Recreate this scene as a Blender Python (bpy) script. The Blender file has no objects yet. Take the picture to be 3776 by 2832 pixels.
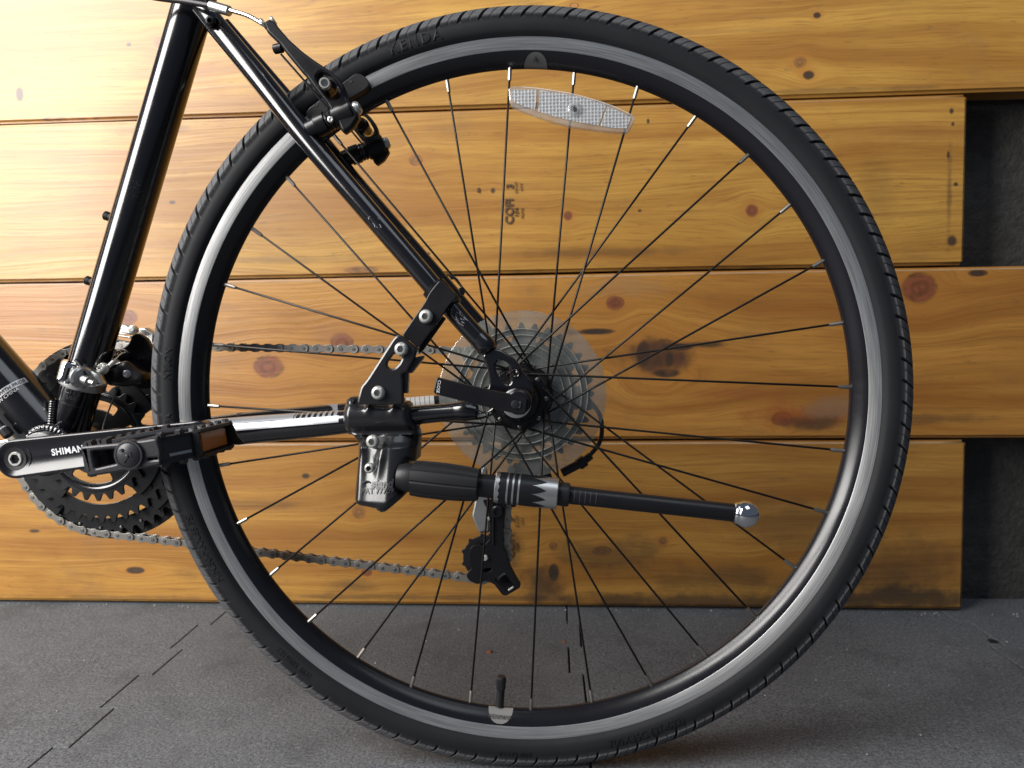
import bpy, bmesh, math, random
from mathutils import Vector, Matrix, noise as mnoise
R = math.radians
PI = math.pi
random.seed(7)
sc = bpy.context.scene
COL = sc.collection

# ------------------------------------------------------------------ camera
CAM = Vector((0.0327, -0.6684, 0.3956))
YAW, PIT, ROL, FPX = 0.0607, 0.0568, -0.0125, 2700.0     # focal length in pixels of the 3776 px wide photograph
fw = Vector((-math.sin(YAW) * math.cos(PIT), math.cos(YAW) * math.cos(PIT), -math.sin(PIT)))
rt = fw.cross(Vector((0, 0, 1))).normalized()
up = rt.cross(fw)
rt, up = rt * math.cos(ROL) + up * math.sin(ROL), -rt * math.sin(ROL) + up * math.cos(ROL)
cd = bpy.data.cameras.new('camera')
cam = bpy.data.objects.new('camera', cd)
COL.objects.link(cam)
cam.matrix_world = Matrix(((rt.x, up.x, -fw.x, CAM.x), (rt.y, up.y, -fw.y, CAM.y), (rt.z, up.z, -fw.z, CAM.z), (0, 0, 0, 1)))
cd.sensor_width = 36
cd.lens = FPX / 3776 * 36
cd.clip_start = 0.01
cd.clip_end = 50
cd.dof.use_dof = True
cd.dof.focus_distance = 0.63
cd.dof.aperture_fstop = 9.0
sc.camera = cam

# ------------------------------------------------------------------ light
w = bpy.data.worlds.new('World')
sc.world = w
w.use_nodes = True
bg = w.node_tree.nodes['Background']
bg.inputs[0].default_value = (0.62, 0.75, 1.0, 1)
bg.inputs[1].default_value = 0.115

def area(name, loc, target, sx, sy, power, color):
    l = bpy.data.lights.new(name, 'AREA')
    l.shape = 'RECTANGLE'
    l.size, l.size_y, l.energy, l.color = sx, sy, power, color
    o = bpy.data.objects.new(name, l)
    COL.objects.link(o)
    o.location = loc
    o.rotation_euler = (Vector(target) - Vector(loc)).to_track_quat('-Z', 'Y').to_euler()
    return o
area('doorway_light', (-1.72, -1.05, 1.42), (-0.15, 0.2, 0.45), 1.05, 1.9, 112, (1.0, 0.975, 0.94))
area('overhead_fill', (0.6, -1.0, 2.6), (0.1, 0.0, 0.3), 1.2, 1.2, 9, (0.86, 0.93, 1.0))  # weak fill lamp added overhead, no fitting in view
sc.view_settings.view_transform = 'Standard'
sc.view_settings.look = 'None'
sc.view_settings.exposure = 0.0
sc.view_settings.gamma = 1.0
sc.cycles.max_bounces = 10
sc.cycles.transparent_max_bounces = 24
sc.cycles.caustics_reflective = False
sc.cycles.caustics_refractive = False

# ------------------------------------------------------------------ pixel to place (photo seen 2212 px wide)
def P(px, py, y):
    k = 3776 / 2212
    d = fw + rt * ((px * k - 1888) / FPX) + up * ((1416 - py * k) / FPX)
    return CAM + d * ((y - CAM.y) / d.y)
def crop(x0, y0, s):
    k = 2212 / 3776
    return lambda x, y: ((x0 + x / s) * k, (y0 + y / s) * k)
HUB = Vector((0, 0, 0.346))

# ------------------------------------------------------------------ materials
def newmat(name):
    m = bpy.data.materials.new(name)
    m.use_nodes = True
    return m, m.node_tree.nodes, m.node_tree.links, m.node_tree.nodes['Principled BSDF']
def pmat(name, col, rough=0.4, metal=0.0, coat=0.0, spec=0.5, bump=None, dust=0.0, var=0.0, rvar=0.0):
    """plain principled; bump=(scale, strength, distance); dust = share of pale dust specks; var = tonal mottling"""
    m, n, l, b = newmat(name)
    c4 = (*col, 1)
    b.inputs['Base Color'].default_value = c4
    b.inputs['Roughness'].default_value = rough
    b.inputs['Metallic'].default_value = metal
    b.inputs['Coat Weight'].default_value = coat
    b.inputs['Coat Roughness'].default_value = 0.1
    b.inputs['Specular IOR Level'].default_value = spec
    tc = n.new('ShaderNodeTexCoord')
    last = None
    if var:
        nz = n.new('ShaderNodeTexNoise'); nz.inputs['Scale'].default_value = 55; nz.inputs['Detail'].default_value = 6
        l.new(tc.outputs['Object'], nz.inputs['Vector'])
        mx = n.new('ShaderNodeMix'); mx.data_type = 'RGBA'
        l.new(nz.outputs['Fac'], mx.inputs[0])
        mx.inputs[6].default_value = tuple(c * (1 - var) for c in col) + (1,)
        mx.inputs[7].default_value = tuple(min(1, c * (1 + var)) for c in col) + (1,)
        last = mx.outputs[2]
    if dust:
        nz = n.new('ShaderNodeTexNoise'); nz.inputs['Scale'].default_value = 900; nz.inputs['Detail'].default_value = 2
        l.new(tc.outputs['Object'], nz.inputs['Vector'])
        nb = n.new('ShaderNodeTexNoise'); nb.inputs['Scale'].default_value = 14; nb.inputs['Detail'].default_value = 4
        l.new(tc.outputs['Object'], nb.inputs['Vector'])
        ad = n.new('ShaderNodeMath'); ad.operation = 'MULTIPLY'
        l.new(nz.outputs['Fac'], ad.inputs[0]); l.new(nb.outputs['Fac'], ad.inputs[1])
        mr = n.new('ShaderNodeMapRange'); mr.inputs[1].default_value = 0.37; mr.inputs[2].default_value = 0.5
        mr.inputs[4].default_value = dust
        l.new(ad.outputs[0], mr.inputs[0])
        mx = n.new('ShaderNodeMix'); mx.data_type = 'RGBA'
        l.new(mr.outputs[0], mx.inputs[0])
        if last: l.new(last, mx.inputs[6])
        else: mx.inputs[6].default_value = c4
        mx.inputs[7].default_value = (0.32, 0.31, 0.29, 1)
        last = mx.outputs[2]
    if last: l.new(last, b.inputs['Base Color'])
    if rvar:
        nz = n.new('ShaderNodeTexNoise'); nz.inputs['Scale'].default_value = 30; nz.inputs['Detail'].default_value = 8
        l.new(tc.outputs['Object'], nz.inputs['Vector'])
        mr = n.new('ShaderNodeMapRange'); mr.inputs[1].default_value = 0.3; mr.inputs[2].default_value = 0.7
        mr.inputs[3].default_value = max(0.02, rough - rvar); mr.inputs[4].default_value = rough + rvar
        l.new(nz.outputs['Fac'], mr.inputs[0]); l.new(mr.outputs[0], b.inputs['Roughness'])
    if bump:
        nz = n.new('ShaderNodeTexNoise'); nz.inputs['Scale'].default_value = bump[0]; nz.inputs['Detail'].default_value = 3
        l.new(tc.outputs['Object'], nz.inputs['Vector'])
        bp = n.new('ShaderNodeBump'); bp.inputs['Strength'].default_value = bump[1]; bp.inputs['Distance'].default_value = bump[2]
        l.new(nz.outputs['Fac'], bp.inputs['Height']); l.new(bp.outputs[0], b.inputs['Normal'])
    return m

MT = {}
MT['paint'] = pmat('gloss_black_paint', (0.006, 0.006, 0.008), 0.18, coat=0.6, rvar=0.05, dust=0.08)
MT['anod'] = pmat('black_anodised', (0.008, 0.008, 0.011), 0.2, rvar=0.03)
MT['satin'] = pmat('satin_black_metal', (0.008, 0.008, 0.010), 0.32, spec=0.35, rvar=0.08, dust=0.12)
MT['cast'] = pmat('painted_black_casting', (0.012, 0.012, 0.014), 0.3, coat=0.4, bump=(260, 0.15, 0.0005), dust=0.1)
MT['plastic'] = pmat('matte_black_plastic', (0.013, 0.013, 0.015), 0.42, spec=0.4, bump=(900, 0.2, 0.0003), dust=0.15)
MT['pedal'] = pmat('grey_black_plastic', (0.026, 0.026, 0.031), 0.4, bump=(700, 0.25, 0.0004), dust=0.2, var=0.25)
MT['steel'] = pmat('zinc_steel', (0.68, 0.68, 0.64), 0.3, metal=0.6, rvar=0.08)
MT['chain'] = pmat('chain_steel', (0.33, 0.315, 0.29), 0.40, metal=0.7, rvar=0.1, var=0.4)
MT['pin'] = pmat('chain_pin_steel', (0.22, 0.21, 0.20), 0.4, metal=1)
MT['sprocket'] = pmat('sprocket_steel', (0.11, 0.11, 0.105), 0.42, metal=1, var=0.3)
MT['chrome'] = pmat('chrome', (0.78, 0.79, 0.80), 0.07, metal=1)
MT['alu'] = pmat('grey_aluminium', (0.62, 0.62, 0.61), 0.34, metal=1, var=0.15)
MT['nipple'] = pmat('nickel_brass', (0.38, 0.365, 0.33), 0.4, metal=1)
MT['spoke'] = pmat('black_spoke', (0.010, 0.010, 0.010), 0.36, spec=0.3)
MT['ring'] = pmat('black_ring_steel', (0.014, 0.014, 0.015), 0.3, rvar=0.1, dust=0.15)
MT['white'] = pmat('white_print', (0.82, 0.82, 0.84), 0.45)
MT['silver_print'] = pmat('silver_print', (0.60, 0.60, 0.60), 0.35, metal=0.4)
MT['grey_print'] = pmat('grey_print', (0.22, 0.22, 0.235), 0.4)
MT['silver_fade'] = pmat('silver_decal', (0.30, 0.31, 0.33), 0.34, metal=0.5)
MT['decal'] = pmat('pale_decal', (0.42, 0.41, 0.40), 0.3)
MT['dim_print_glint'] = pmat('dim_print_glint', (0.045, 0.045, 0.05), 0.35)  # dull print, also the painted highlight of cast lettering
MT['amber'] = pmat('amber_reflector_plastic', (0.42, 0.125, 0.010), 0.22, coat=0.5, bump=(1400, 0.6, 0.0006), var=0.3)
MT['ink'] = pmat('stamp_ink', (0.10, 0.055, 0.02), 0.6, var=0.5)
MT['sticker'] = pmat('grey_sticker', (0.10, 0.10, 0.10), 0.4)
MT['sticker_white'] = pmat('white_sticker', (0.20, 0.195, 0.19), 0.4)
MT['sticker_ink'] = pmat('sticker_ink', (0.02, 0.02, 0.02), 0.5)
MT['debris'] = pmat('dry_leaf', (0.22, 0.07, 0.03), 0.8)
MT['grit'] = pmat('pale_grit', (0.36, 0.35, 0.33), 0.8, var=0.6)
MT['worn'] = pmat('worn_plank_edge', (0.36, 0.26, 0.16), 0.7, var=0.4)
MT['cablewire'] = pmat('steel_wire', (0.10, 0.10, 0.10), 0.35, metal=0.8)
MT['backing'] = pmat('black_backing_board', (0.060, 0.057, 0.052), 0.7, bump=(160, 0.9, 0.003), dust=0.35, var=0.6)

# rubber with paler worn knurled blocks (attribute 'knurl')
m, n, l, b = newmat('tyre_rubber'); MT['rubber'] = m
at = n.new('ShaderNodeAttribute'); at.attribute_name = 'knurl'
uv = n.new('ShaderNodeUVMap')
vor = n.new('ShaderNodeTexVoronoi'); vor.inputs['Scale'].default_value = 1300
l.new(uv.outputs[0], vor.inputs['Vector'])
mr = n.new('ShaderNodeMapRange'); mr.inputs[1].default_value = 0.1; mr.inputs[2].default_value = 0.6; mr.inputs[3].default_value = 1; mr.inputs[4].default_value = 0.45
l.new(vor.outputs['Distance'], mr.inputs[0])
mu = n.new('ShaderNodeMath'); mu.operation = 'MULTIPLY'; l.new(at.outputs['Fac'], mu.inputs[0]); l.new(mr.outputs[0], mu.inputs[1])
nz = n.new('ShaderNodeTexNoise'); nz.inputs['Scale'].default_value = 22; nz.inputs['Detail'].default_value = 6
tc = n.new('ShaderNodeTexCoord'); l.new(tc.outputs['Object'], nz.inputs['Vector'])
m0 = n.new('ShaderNodeMix'); m0.data_type = 'RGBA'; l.new(nz.outputs['Fac'], m0.inputs[0])
m0.inputs[6].default_value = (0.008, 0.0085, 0.010, 1); m0.inputs[7].default_value = (0.019, 0.020, 0.023, 1)
mx = n.new('ShaderNodeMix'); mx.data_type = 'RGBA'; l.new(mu.outputs[0], mx.inputs[0]); l.new(m0.outputs[2], mx.inputs[6])
mx.inputs[7].default_value = (0.15, 0.15, 0.157, 1)
l.new(mx.outputs[2], b.inputs['Base Color'])
b.inputs['Roughness'].default_value = 0.58
b.inputs['Specular IOR Level'].default_value = 0.22
wv = n.new('ShaderNodeTexNoise'); wv.inputs['Scale'].default_value = 1800; l.new(uv.outputs[0], wv.inputs['Vector'])
bp = n.new('ShaderNodeBump'); bp.inputs['Strength'].default_value = 0.25; bp.inputs['Distance'].default_value = 0.0003
l.new(wv.outputs['Fac'], bp.inputs['Height']); l.new(bp.outputs[0], b.inputs['Normal'])

# machined brake track: streaks along the rim
m, n, l, b = newmat('machined_aluminium'); MT['track'] = m
uv = n.new('ShaderNodeUVMap')
mp = n.new('ShaderNodeMapping'); mp.inputs['Scale'].default_value = (22, 900, 1); l.new(uv.outputs[0], mp.inputs['Vector'])
nz = n.new('ShaderNodeTexNoise'); nz.inputs['Scale'].default_value = 1; nz.inputs['Detail'].default_value = 6; l.new(mp.outputs[0], nz.inputs['Vector'])
mr = n.new('ShaderNodeMapRange'); mr.inputs[1].default_value = 0.3; mr.inputs[2].default_value = 0.7; mr.inputs[3].default_value = 0.40; mr.inputs[4].default_value = 0.74
l.new(nz.outputs['Fac'], mr.inputs[0])
cb = n.new('ShaderNodeCombineColor')
for i in range(3): l.new(mr.outputs[0], cb.inputs[i])
l.new(cb.outputs[0], b.inputs['Base Color'])
b.inputs['Metallic'].default_value = 0.92; b.inputs['Roughness'].default_value = 0.43
b.inputs['Anisotropic'].default_value = 0.65; b.inputs['Anisotropic Rotation'].default_value = 0.25
tg = n.new('ShaderNodeTangent'); tg.direction_type = 'UV_MAP'; tg.uv_map = 'UVMap'
l.new(tg.outputs[0], b.inputs['Tangent'])
bp = n.new('ShaderNodeBump'); bp.inputs['Strength'].default_value = 0.3; bp.inputs['Distance'].default_value = 0.0002
l.new(nz.outputs['Fac'], bp.inputs['Height']); l.new(bp.outputs[0], b.inputs['Normal'])

def clear(name, haze, tint, gloss=0.12, cells=None, rough=0.12, hcol=(0.75, 0.76, 0.76)):
    """clear moulded plastic: mostly see-through, a share of white haze and of gloss"""
    m, n, l, b = newmat(name)
    n.remove(b)
    out = n['Material Output']
    tr = n.new('ShaderNodeBsdfTransparent'); tr.inputs[0].default_value = (*tint, 1)
    df = n.new('ShaderNodeBsdfDiffuse'); df.inputs[0].default_value = (*hcol, 1)
    gl = n.new('ShaderNodeBsdfGlossy'); gl.inputs['Roughness'].default_value = rough
    m1 = n.new('ShaderNodeMixShader'); m1.inputs[0].default_value = haze
    l.new(tr.outputs[0], m1.inputs[1]); l.new(df.outputs[0], m1.inputs[2])
    m2 = n.new('ShaderNodeMixShader'); m2.inputs[0].default_value = gloss
    l.new(m1.outputs[0], m2.inputs[1]); l.new(gl.outputs[0], m2.inputs[2])
    l.new(m2.outputs[0], out.inputs[0])
    tc = n.new('ShaderNodeTexCoord')
    if cells:
        v = n.new('ShaderNodeTexVoronoi'); v.inputs['Scale'].default_value = cells; v.inputs['Randomness'].default_value = 0.12
        l.new(tc.outputs['Object'], v.inputs['Vector'])
        mr = n.new('ShaderNodeMapRange'); mr.inputs[1].default_value = 0.2; mr.inputs[2].default_value = 0.6
        mr.inputs[3].default_value = 0.42; mr.inputs[4].default_value = 0.85
        l.new(v.outputs['Distance'], mr.inputs[0]); l.new(mr.outputs[0], m1.inputs[0])
        bp = n.new('ShaderNodeBump'); bp.inputs['Strength'].default_value = 0.6; bp.inputs['Distance'].default_value = 0.0015
        l.new(v.outputs['Distance'], bp.inputs['Height'])
        l.new(bp.outputs[0], gl.inputs['Normal']); l.new(bp.outputs[0], df.inputs['Normal'])
    else:
        nz = n.new('ShaderNodeTexNoise'); nz.inputs['Scale'].default_value = 45; nz.inputs['Detail'].default_value = 5
        l.new(tc.outputs['Object'], nz.inputs['Vector'])
        mr = n.new('ShaderNodeMapRange'); mr.inputs[1].default_value = 0.3; mr.inputs[2].default_value = 0.75
        mr.inputs[3].default_value = haze * 0.6; mr.inputs[4].default_value = haze * 1.6
        l.new(nz.outputs['Fac'], mr.inputs[0]); l.new(mr.outputs[0], m1.inputs[0])
    return m
MT['disc'] = clear('clear_disc_plastic', 0.19, (0.90, 0.92, 0.91), 0.08, hcol=(0.46, 0.47, 0.45))
MT['ridge'] = clear('moulded_ridge', 0.42, (0.95, 0.95, 0.95), 0.35, rough=0.25)
MT['lens'] = clear('clear_reflector_rim', 0.22, (0.96, 0.96, 0.96), 0.16)
MT['prism'] = clear('reflector_prisms', 0.5, (0.78, 0.79, 0.81), 0.2, cells=330, rough=0.3, hcol=(0.55, 0.56, 0.57))

# pine planks; knots, painted light falloff and stains are given in photo pixels on the wall plane
WALL_Y = 0.401
def wood(name, seed, knots, stains_shade, tone=1.0, hue=1.0):
    m, n, l, b = newmat(name)
    tc = n.new('ShaderNodeTexCoord')
    sp = n.new('ShaderNodeSeparateXYZ'); l.new(tc.outputs['Object'], sp.inputs[0])
    def M(op, a, c=None, cl=False):
        q = n.new('ShaderNodeMath'); q.operation = op; q.use_clamp = cl
        for i, v in enumerate((a, c)):
            if v is None: continue
            if isinstance(v, (int, float)): q.inputs[i].default_value = v
            else: l.new(v, q.inputs[i])
        return q.outputs[0]
    def noise(sx, sz, scale, detail=5, z=None, off=0.0, rough=0.55):
        cv = n.new('ShaderNodeCombineXYZ')
        l.new(M('MULTIPLY_ADD', sp.outputs[0], sx), cv.inputs[0])
        cv.inputs[0].links[0].from_node.inputs[2].default_value = seed + off
        l.new(M('MULTIPLY', z if z is not None else sp.outputs[2], sz), cv.inputs[2])
        l.new(M('MULTIPLY', sp.outputs[1], sz), cv.inputs[1])
        q = n.new('ShaderNodeTexNoise'); q.inputs['Scale'].default_value = scale; q.inputs['Detail'].default_value = detail
        q.inputs['Roughness'].default_value = rough
        l.new(cv.outputs[0], q.inputs['Vector'])
        return q.outputs['Fac']
    def ramp(v, a, c, lo=0.0, hi=1.0):
        q = n.new('ShaderNodeMapRange'); q.interpolation_type = 'SMOOTHSTEP'
        for i, x in enumerate((a, c, lo, hi)): q.inputs[1 + i].default_value = x
        l.new(v, q.inputs[0]); return q.outputs[0]
    def mix(f, a, c, mode='MIX'):
        q = n.new('ShaderNodeMix'); q.data_type = 'RGBA'; q.blend_type = mode
        l.new(f, q.inputs[0]) if not isinstance(f, float) else setattr(q.inputs[0], 'default_value', f)
        for i, v in ((6, a), (7, c)):
            if isinstance(v, tuple): q.inputs[i].default_value = (*v, 1)
            else: l.new(v, q.inputs[i])
        return q.outputs[2]
    wob = noise(30, 34, 1.0, 4, off=3)
    zz = M('ADD', sp.outputs[2], M('MULTIPLY', M('SUBTRACT', noise(1.1, 5, 1.0, 2, off=9), 0.5), 0.10))
    kd = []
    for (px, py, rx, ry, kind) in knots:
        c = P(px, py, WALL_Y); e = P(px + rx, py, WALL_Y); f = P(px, py + ry, WALL_Y)
        ax, az = abs(e.x - c.x), abs(f.z - c.z)
        dz = M('SUBTRACT', sp.outputs[2], c.z)
        dx = M('SUBTRACT', sp.outputs[0], c.x)
        d = M('SQRT', M('ADD', M('POWER', M('ABSOLUTE', M('DIVIDE', dx, ax)), 2.0), M('POWER', M('ABSOLUTE', M('DIVIDE', dz, az)), 2.0)))
        d = M('ADD', d, M('MULTIPLY', M('SUBTRACT', wob, 0.5), 0.75))
        flow = M('POWER', 2.718, M('MULTIPLY', M('POWER', M('ABSOLUTE', M('MULTIPLY', d, 0.36)), 2.0), -1.0))
        zz = M('SUBTRACT', zz, M('MULTIPLY', M('MULTIPLY', dz, flow), 0.75 if kind != 'dot' else 0.2))
        kd.append((d, kind))
    g1 = noise(1.3, 26, 1.0, 6, z=zz)
    g2 = noise(2.5, 150, 1.0, 4, z=zz, off=2)
    g3 = noise(1.2, 3, 1.0, 3, off=5)
    base = mix(ramp(g1, 0.34, 0.64), (0.37 * tone, 0.158 * tone * hue, 0.022 * tone * hue), (0.59 * tone, 0.312 * tone * hue, 0.058 * tone * hue))
    base = mix(ramp(g2, 0.48, 0.70, 0, 0.55), base, (0.33, 0.145, 0.026))
    g4 = noise(9, 420, 1.0, 3, z=zz, off=4)
    base = mix(ramp(g4, 0.48, 0.7, 0, 0.4), base, (0.34, 0.16, 0.036))
    base = mix(ramp(g3, 0.45, 0.75, 0, 0.4), base, (0.46 * tone, 0.195 * tone, 0.032 * tone))
    wr = noise(7, 9, 1.0, 6, off=11, rough=0.65)
    base = mix(ramp(wr, 0.54, 0.78, 0, 0.45), base, (0.20, 0.12, 0.055))
    w2 = noise(3.5, 14, 1.0, 5, off=17, rough=0.6)
    base = mix(ramp(w2, 0.52, 0.70, 0, 0.5), base, (0.33 * tone, 0.120 * tone, 0.016 * tone))
    g5 = noise(16, 700, 1.0, 3, z=zz, off=41)
    base = mix(ramp(g5, 0.52, 0.66, 0, 0.45), base, (0.24, 0.095, 0.018))
    pt_ = noise(26, 60, 1.0, 5, off=51, rough=0.7)
    base = mix(ramp(pt_, 0.60, 0.72, 0, 0.4), base, (0.17, 0.095, 0.04))      # grubby handling marks
    fl = noise(34, 300, 1.0, 3, z=zz, off=21)
    base = mix(ramp(fl, 0.64, 0.72, 0, 0.55), base, (0.20, 0.085, 0.022))
    kn_ = noise(90, 90, 1.0, 4, off=31)
    for d, kind in kd:
        if kind == 'dot':
            base = mix(ramp(d, 0.5, 1.1, 0.9, 0), base, (0.035, 0.025, 0.018)); continue
        base = mix(ramp(d, 0.8, 2.6, 0.55, 0), base, (0.44, 0.18, 0.03))
        dark = {'red': (0.17, 0.05, 0.022), 'brown': (0.22, 0.10, 0.03), 'black': (0.03, 0.02, 0.015), 'pale': (0.40, 0.19, 0.05)}[kind]
        rg = M('MULTIPLY_ADD', M('SINE', M('MULTIPLY_ADD', d, 11.0)), 0.5)
        rg.node.inputs[2].default_value = 0.5
        kc = mix(ramp(rg, 0.1, 0.9, 0, 0.5), dark, tuple(min(1, v * 1.9) for v in dark))
        kc = mix(ramp(kn_, 0.45, 0.7, 0, 0.55), kc, tuple(v * 0.35 for v in dark))
        base = mix(ramp(d, 0.74, 1.04, 0.92, 0), base, kc)
        arc_ = M('MULTIPLY', ramp(d, 0.80, 0.96, 0, 0.8), ramp(d, 0.98, 1.14, 1, 0))
        base = mix(M('MULTIPLY', arc_, ramp(wob, 0.46, 0.62)), base, (0.05, 0.02, 0.010))
    for (px, py, rx, ry, s, *cl_) in stains_shade:
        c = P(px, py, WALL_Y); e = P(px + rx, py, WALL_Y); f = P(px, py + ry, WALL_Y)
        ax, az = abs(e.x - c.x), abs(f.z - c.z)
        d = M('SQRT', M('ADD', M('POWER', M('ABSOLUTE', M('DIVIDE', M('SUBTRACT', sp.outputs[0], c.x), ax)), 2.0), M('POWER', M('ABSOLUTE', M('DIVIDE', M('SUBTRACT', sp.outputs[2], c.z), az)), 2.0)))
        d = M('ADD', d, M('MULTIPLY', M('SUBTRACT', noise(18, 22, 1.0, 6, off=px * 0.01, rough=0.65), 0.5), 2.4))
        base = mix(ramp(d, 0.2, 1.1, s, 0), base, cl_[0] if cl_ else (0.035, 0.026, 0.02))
    l.new(base, b.inputs['Base Color'])
    b.inputs['Roughness'].default_value = 0.42
    b.inputs['Coat Weight'].default_value = 0.45; b.inputs['Coat Roughness'].default_value = 0.42
    bp = n.new('ShaderNodeBump'); bp.inputs['Strength'].default_value = 0.6; bp.inputs['Distance'].default_value = 0.0014
    l.new(M('ADD', g2, M('MULTIPLY', g1, 0.6)), bp.inputs['Height']); l.new(bp.outputs[0], b.inputs['Normal'])
    return m

# granulated rubber floor mat
m, n, l, b = newmat('rubber_mat'); MT['mat'] = m
tc = n.new('ShaderNodeTexCoord')
def _nz(scale, det, rough=0.6):
    q = n.new('ShaderNodeTexNoise'); q.inputs['Scale'].default_value = scale; q.inputs['Detail'].default_value = det; q.inputs['Roughness'].default_value = rough
    l.new(tc.outputs['Object'], q.inputs['Vector']); return q.outputs['Fac']
def _cr(v, a, c, ca, cb_):
    q = n.new('ShaderNodeMapRange'); q.inputs[1].default_value = a; q.inputs[2].default_value = c
    l.new(v, q.inputs[0])
    x = n.new('ShaderNodeMix'); x.data_type = 'RGBA'; l.new(q.outputs[0], x.inputs[0])
    for i, v_ in ((6, ca), (7, cb_)):
        if isinstance(v_, tuple): x.inputs[i].default_value = (*v_, 1)
        else: l.new(v_, x.inputs[i])
    return x.outputs[2]
gr = _nz(330, 4, 0.75)
base = _cr(gr, 0.3, 0.72, (0.022, 0.025, 0.029), (0.225, 0.243, 0.268))
base = _cr(_nz(5, 5), 0.42, 0.66, base, (0.125, 0.125, 0.125))
mixn = base.node
mixn.inputs[7].default_value = (0.140, 0.150, 0.164, 1)
q = n.new('ShaderNodeMapRange'); q.inputs[1].default_value = 0.45; q.inputs[2].default_value = 0.75; q.inputs[4].default_value = 0.45
l.new(_nz(7, 6), q.inputs[0]); l.new(q.outputs[0], mixn.inputs[0])
def _dk(v, a, c, col, k):
    q_ = n.new('ShaderNodeMapRange'); q_.inputs[1].default_value = a; q_.inputs[2].default_value = c; q_.inputs[4].default_value = k
    l.new(v, q_.inputs[0])
    x_ = n.new('ShaderNodeMix'); x_.data_type = 'RGBA'; l.new(q_.outputs[0], x_.inputs[0]); l.new(base, x_.inputs[6]); x_.inputs[7].default_value = (*col, 1)
    return x_.outputs[2]
base = _dk(_nz(11, 7, 0.65), 0.50, 0.68, (0.036, 0.040, 0.046), 0.42)
base = _dk(_nz(95, 4, 0.7), 0.56, 0.72, (0.26, 0.265, 0.27), 0.5)
l.new(base, b.inputs['Base Color'])
b.inputs['Roughness'].default_value = 0.85
bp = n.new('ShaderNodeBump'); bp.inputs['Strength'].default_value = 0.9; bp.inputs['Distance'].default_value = 0.0016
l.new(gr, bp.inputs['Height']); l.new(bp.outputs[0], b.inputs['Normal'])

# ------------------------------------------------------------------ mesh helpers
def mesh(name, verts, faces, mat, parent=None, smooth=40, uvs=None, attr=None):
    me = bpy.data.meshes.new(name)
    me.from_pydata([tuple(v) for v in verts], [], faces)
    me.update()
    if uvs:
        u = me.uv_layers.new(name='UVMap')
        for lp in me.loops: u.data[lp.index].uv = uvs[lp.vertex_index]
    if attr:
        a = me.attributes.new(attr[0], 'FLOAT', 'POINT')
        a.data.foreach_set('value', attr[1])
    if mat: me.materials.append(MT[mat] if isinstance(mat, str) else mat)
    if smooth:
        for p in me.polygons: p.use_smooth = True
        me.set_sharp_from_angle(angle=R(smooth))
    o = bpy.data.objects.new(name, me)
    COL.objects.link(o)
    if parent: o.parent = parent
    return o
def empty(name, parent=None, loc=(0, 0, 0)):
    o = bpy.data.objects.new(name, None)
    o.empty_display_size = 0.02
    COL.objects.link(o)
    o.location = loc
    if parent: o.parent = parent
    return o
def join(*parts):
    V, F = [], []
    for v, f in parts:
        k = len(V)
        V += [Vector(q) for q in v]
        F += [tuple(i + k for i in x) for x in f]
    return V, F
def frame_of(d):
    d = Vector(d).normalized()
    a = Vector((0, 0, 1)) if abs(d.z) < 0.9 else Vector((1, 0, 0))
    u = d.cross(a).normalized()
    return u, u.cross(d).normalized(), d
def lathe(prof, o, d, seg=32, start=0.0, flat=None):
    """prof: (radius, along d) ; closed at ends where radius is 0"""
    u, v, d = frame_of(d); o = Vector(o)
    V, F, prev = [], [], None
    for (r, h) in prof:
        if r < 1e-7:
            V.append(o + d * h); cur = [len(V) - 1]
        else:
            cur = []
            for i in range(seg):
                a = start + 2 * PI * i / seg
                V.append(o + d * h + (u * math.cos(a) + v * math.sin(a)) * r); cur.append(len(V) - 1)
        if prev:
            if len(prev) == 1 and len(cur) > 1: F += [(prev[0], cur[(i + 1) % seg], cur[i]) for i in range(seg)]
            elif len(cur) == 1 and len(prev) > 1: F += [(prev[i], prev[(i + 1) % seg], cur[0]) for i in range(seg)]
            elif len(cur) > 1: F += [(prev[i], prev[(i + 1) % seg], cur[(i + 1) % seg], cur[i]) for i in range(seg)]
        prev = cur
    return V, F
def cyl(a, b_, r, seg=20, bev=0.0004, r2=None):
    a, b_ = Vector(a), Vector(b_); L = (b_ - a).length; r2 = r if r2 is None else r2
    bev = min(bev, r * 0.4, L * 0.4)
    return lathe([(0, 0), (r - bev, 0), (r, bev), (r2, L - bev), (r2 - bev, L), (0, L)], a, b_ - a, seg)
def smooth_path(pts, n_=8):
    pts = [Vector(p) for p in pts]
    if len(pts) < 3: return pts
    out = []
    q = [pts[0] * 2 - pts[1]] + pts + [pts[-1] * 2 - pts[-2]]
    for i in range(1, len(q) - 2):
        for k in range(n_):
            t = k / n_
            a, b_, c, d = q[i - 1], q[i], q[i + 1], q[i + 2]
            out.append(0.5 * ((2 * b_) + (c - a) * t + (2 * a - 5 * b_ + 4 * c - d) * t * t + (3 * b_ - a - 3 * c + d) * t ** 3))
    out.append(pts[-1])
    return out
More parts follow.
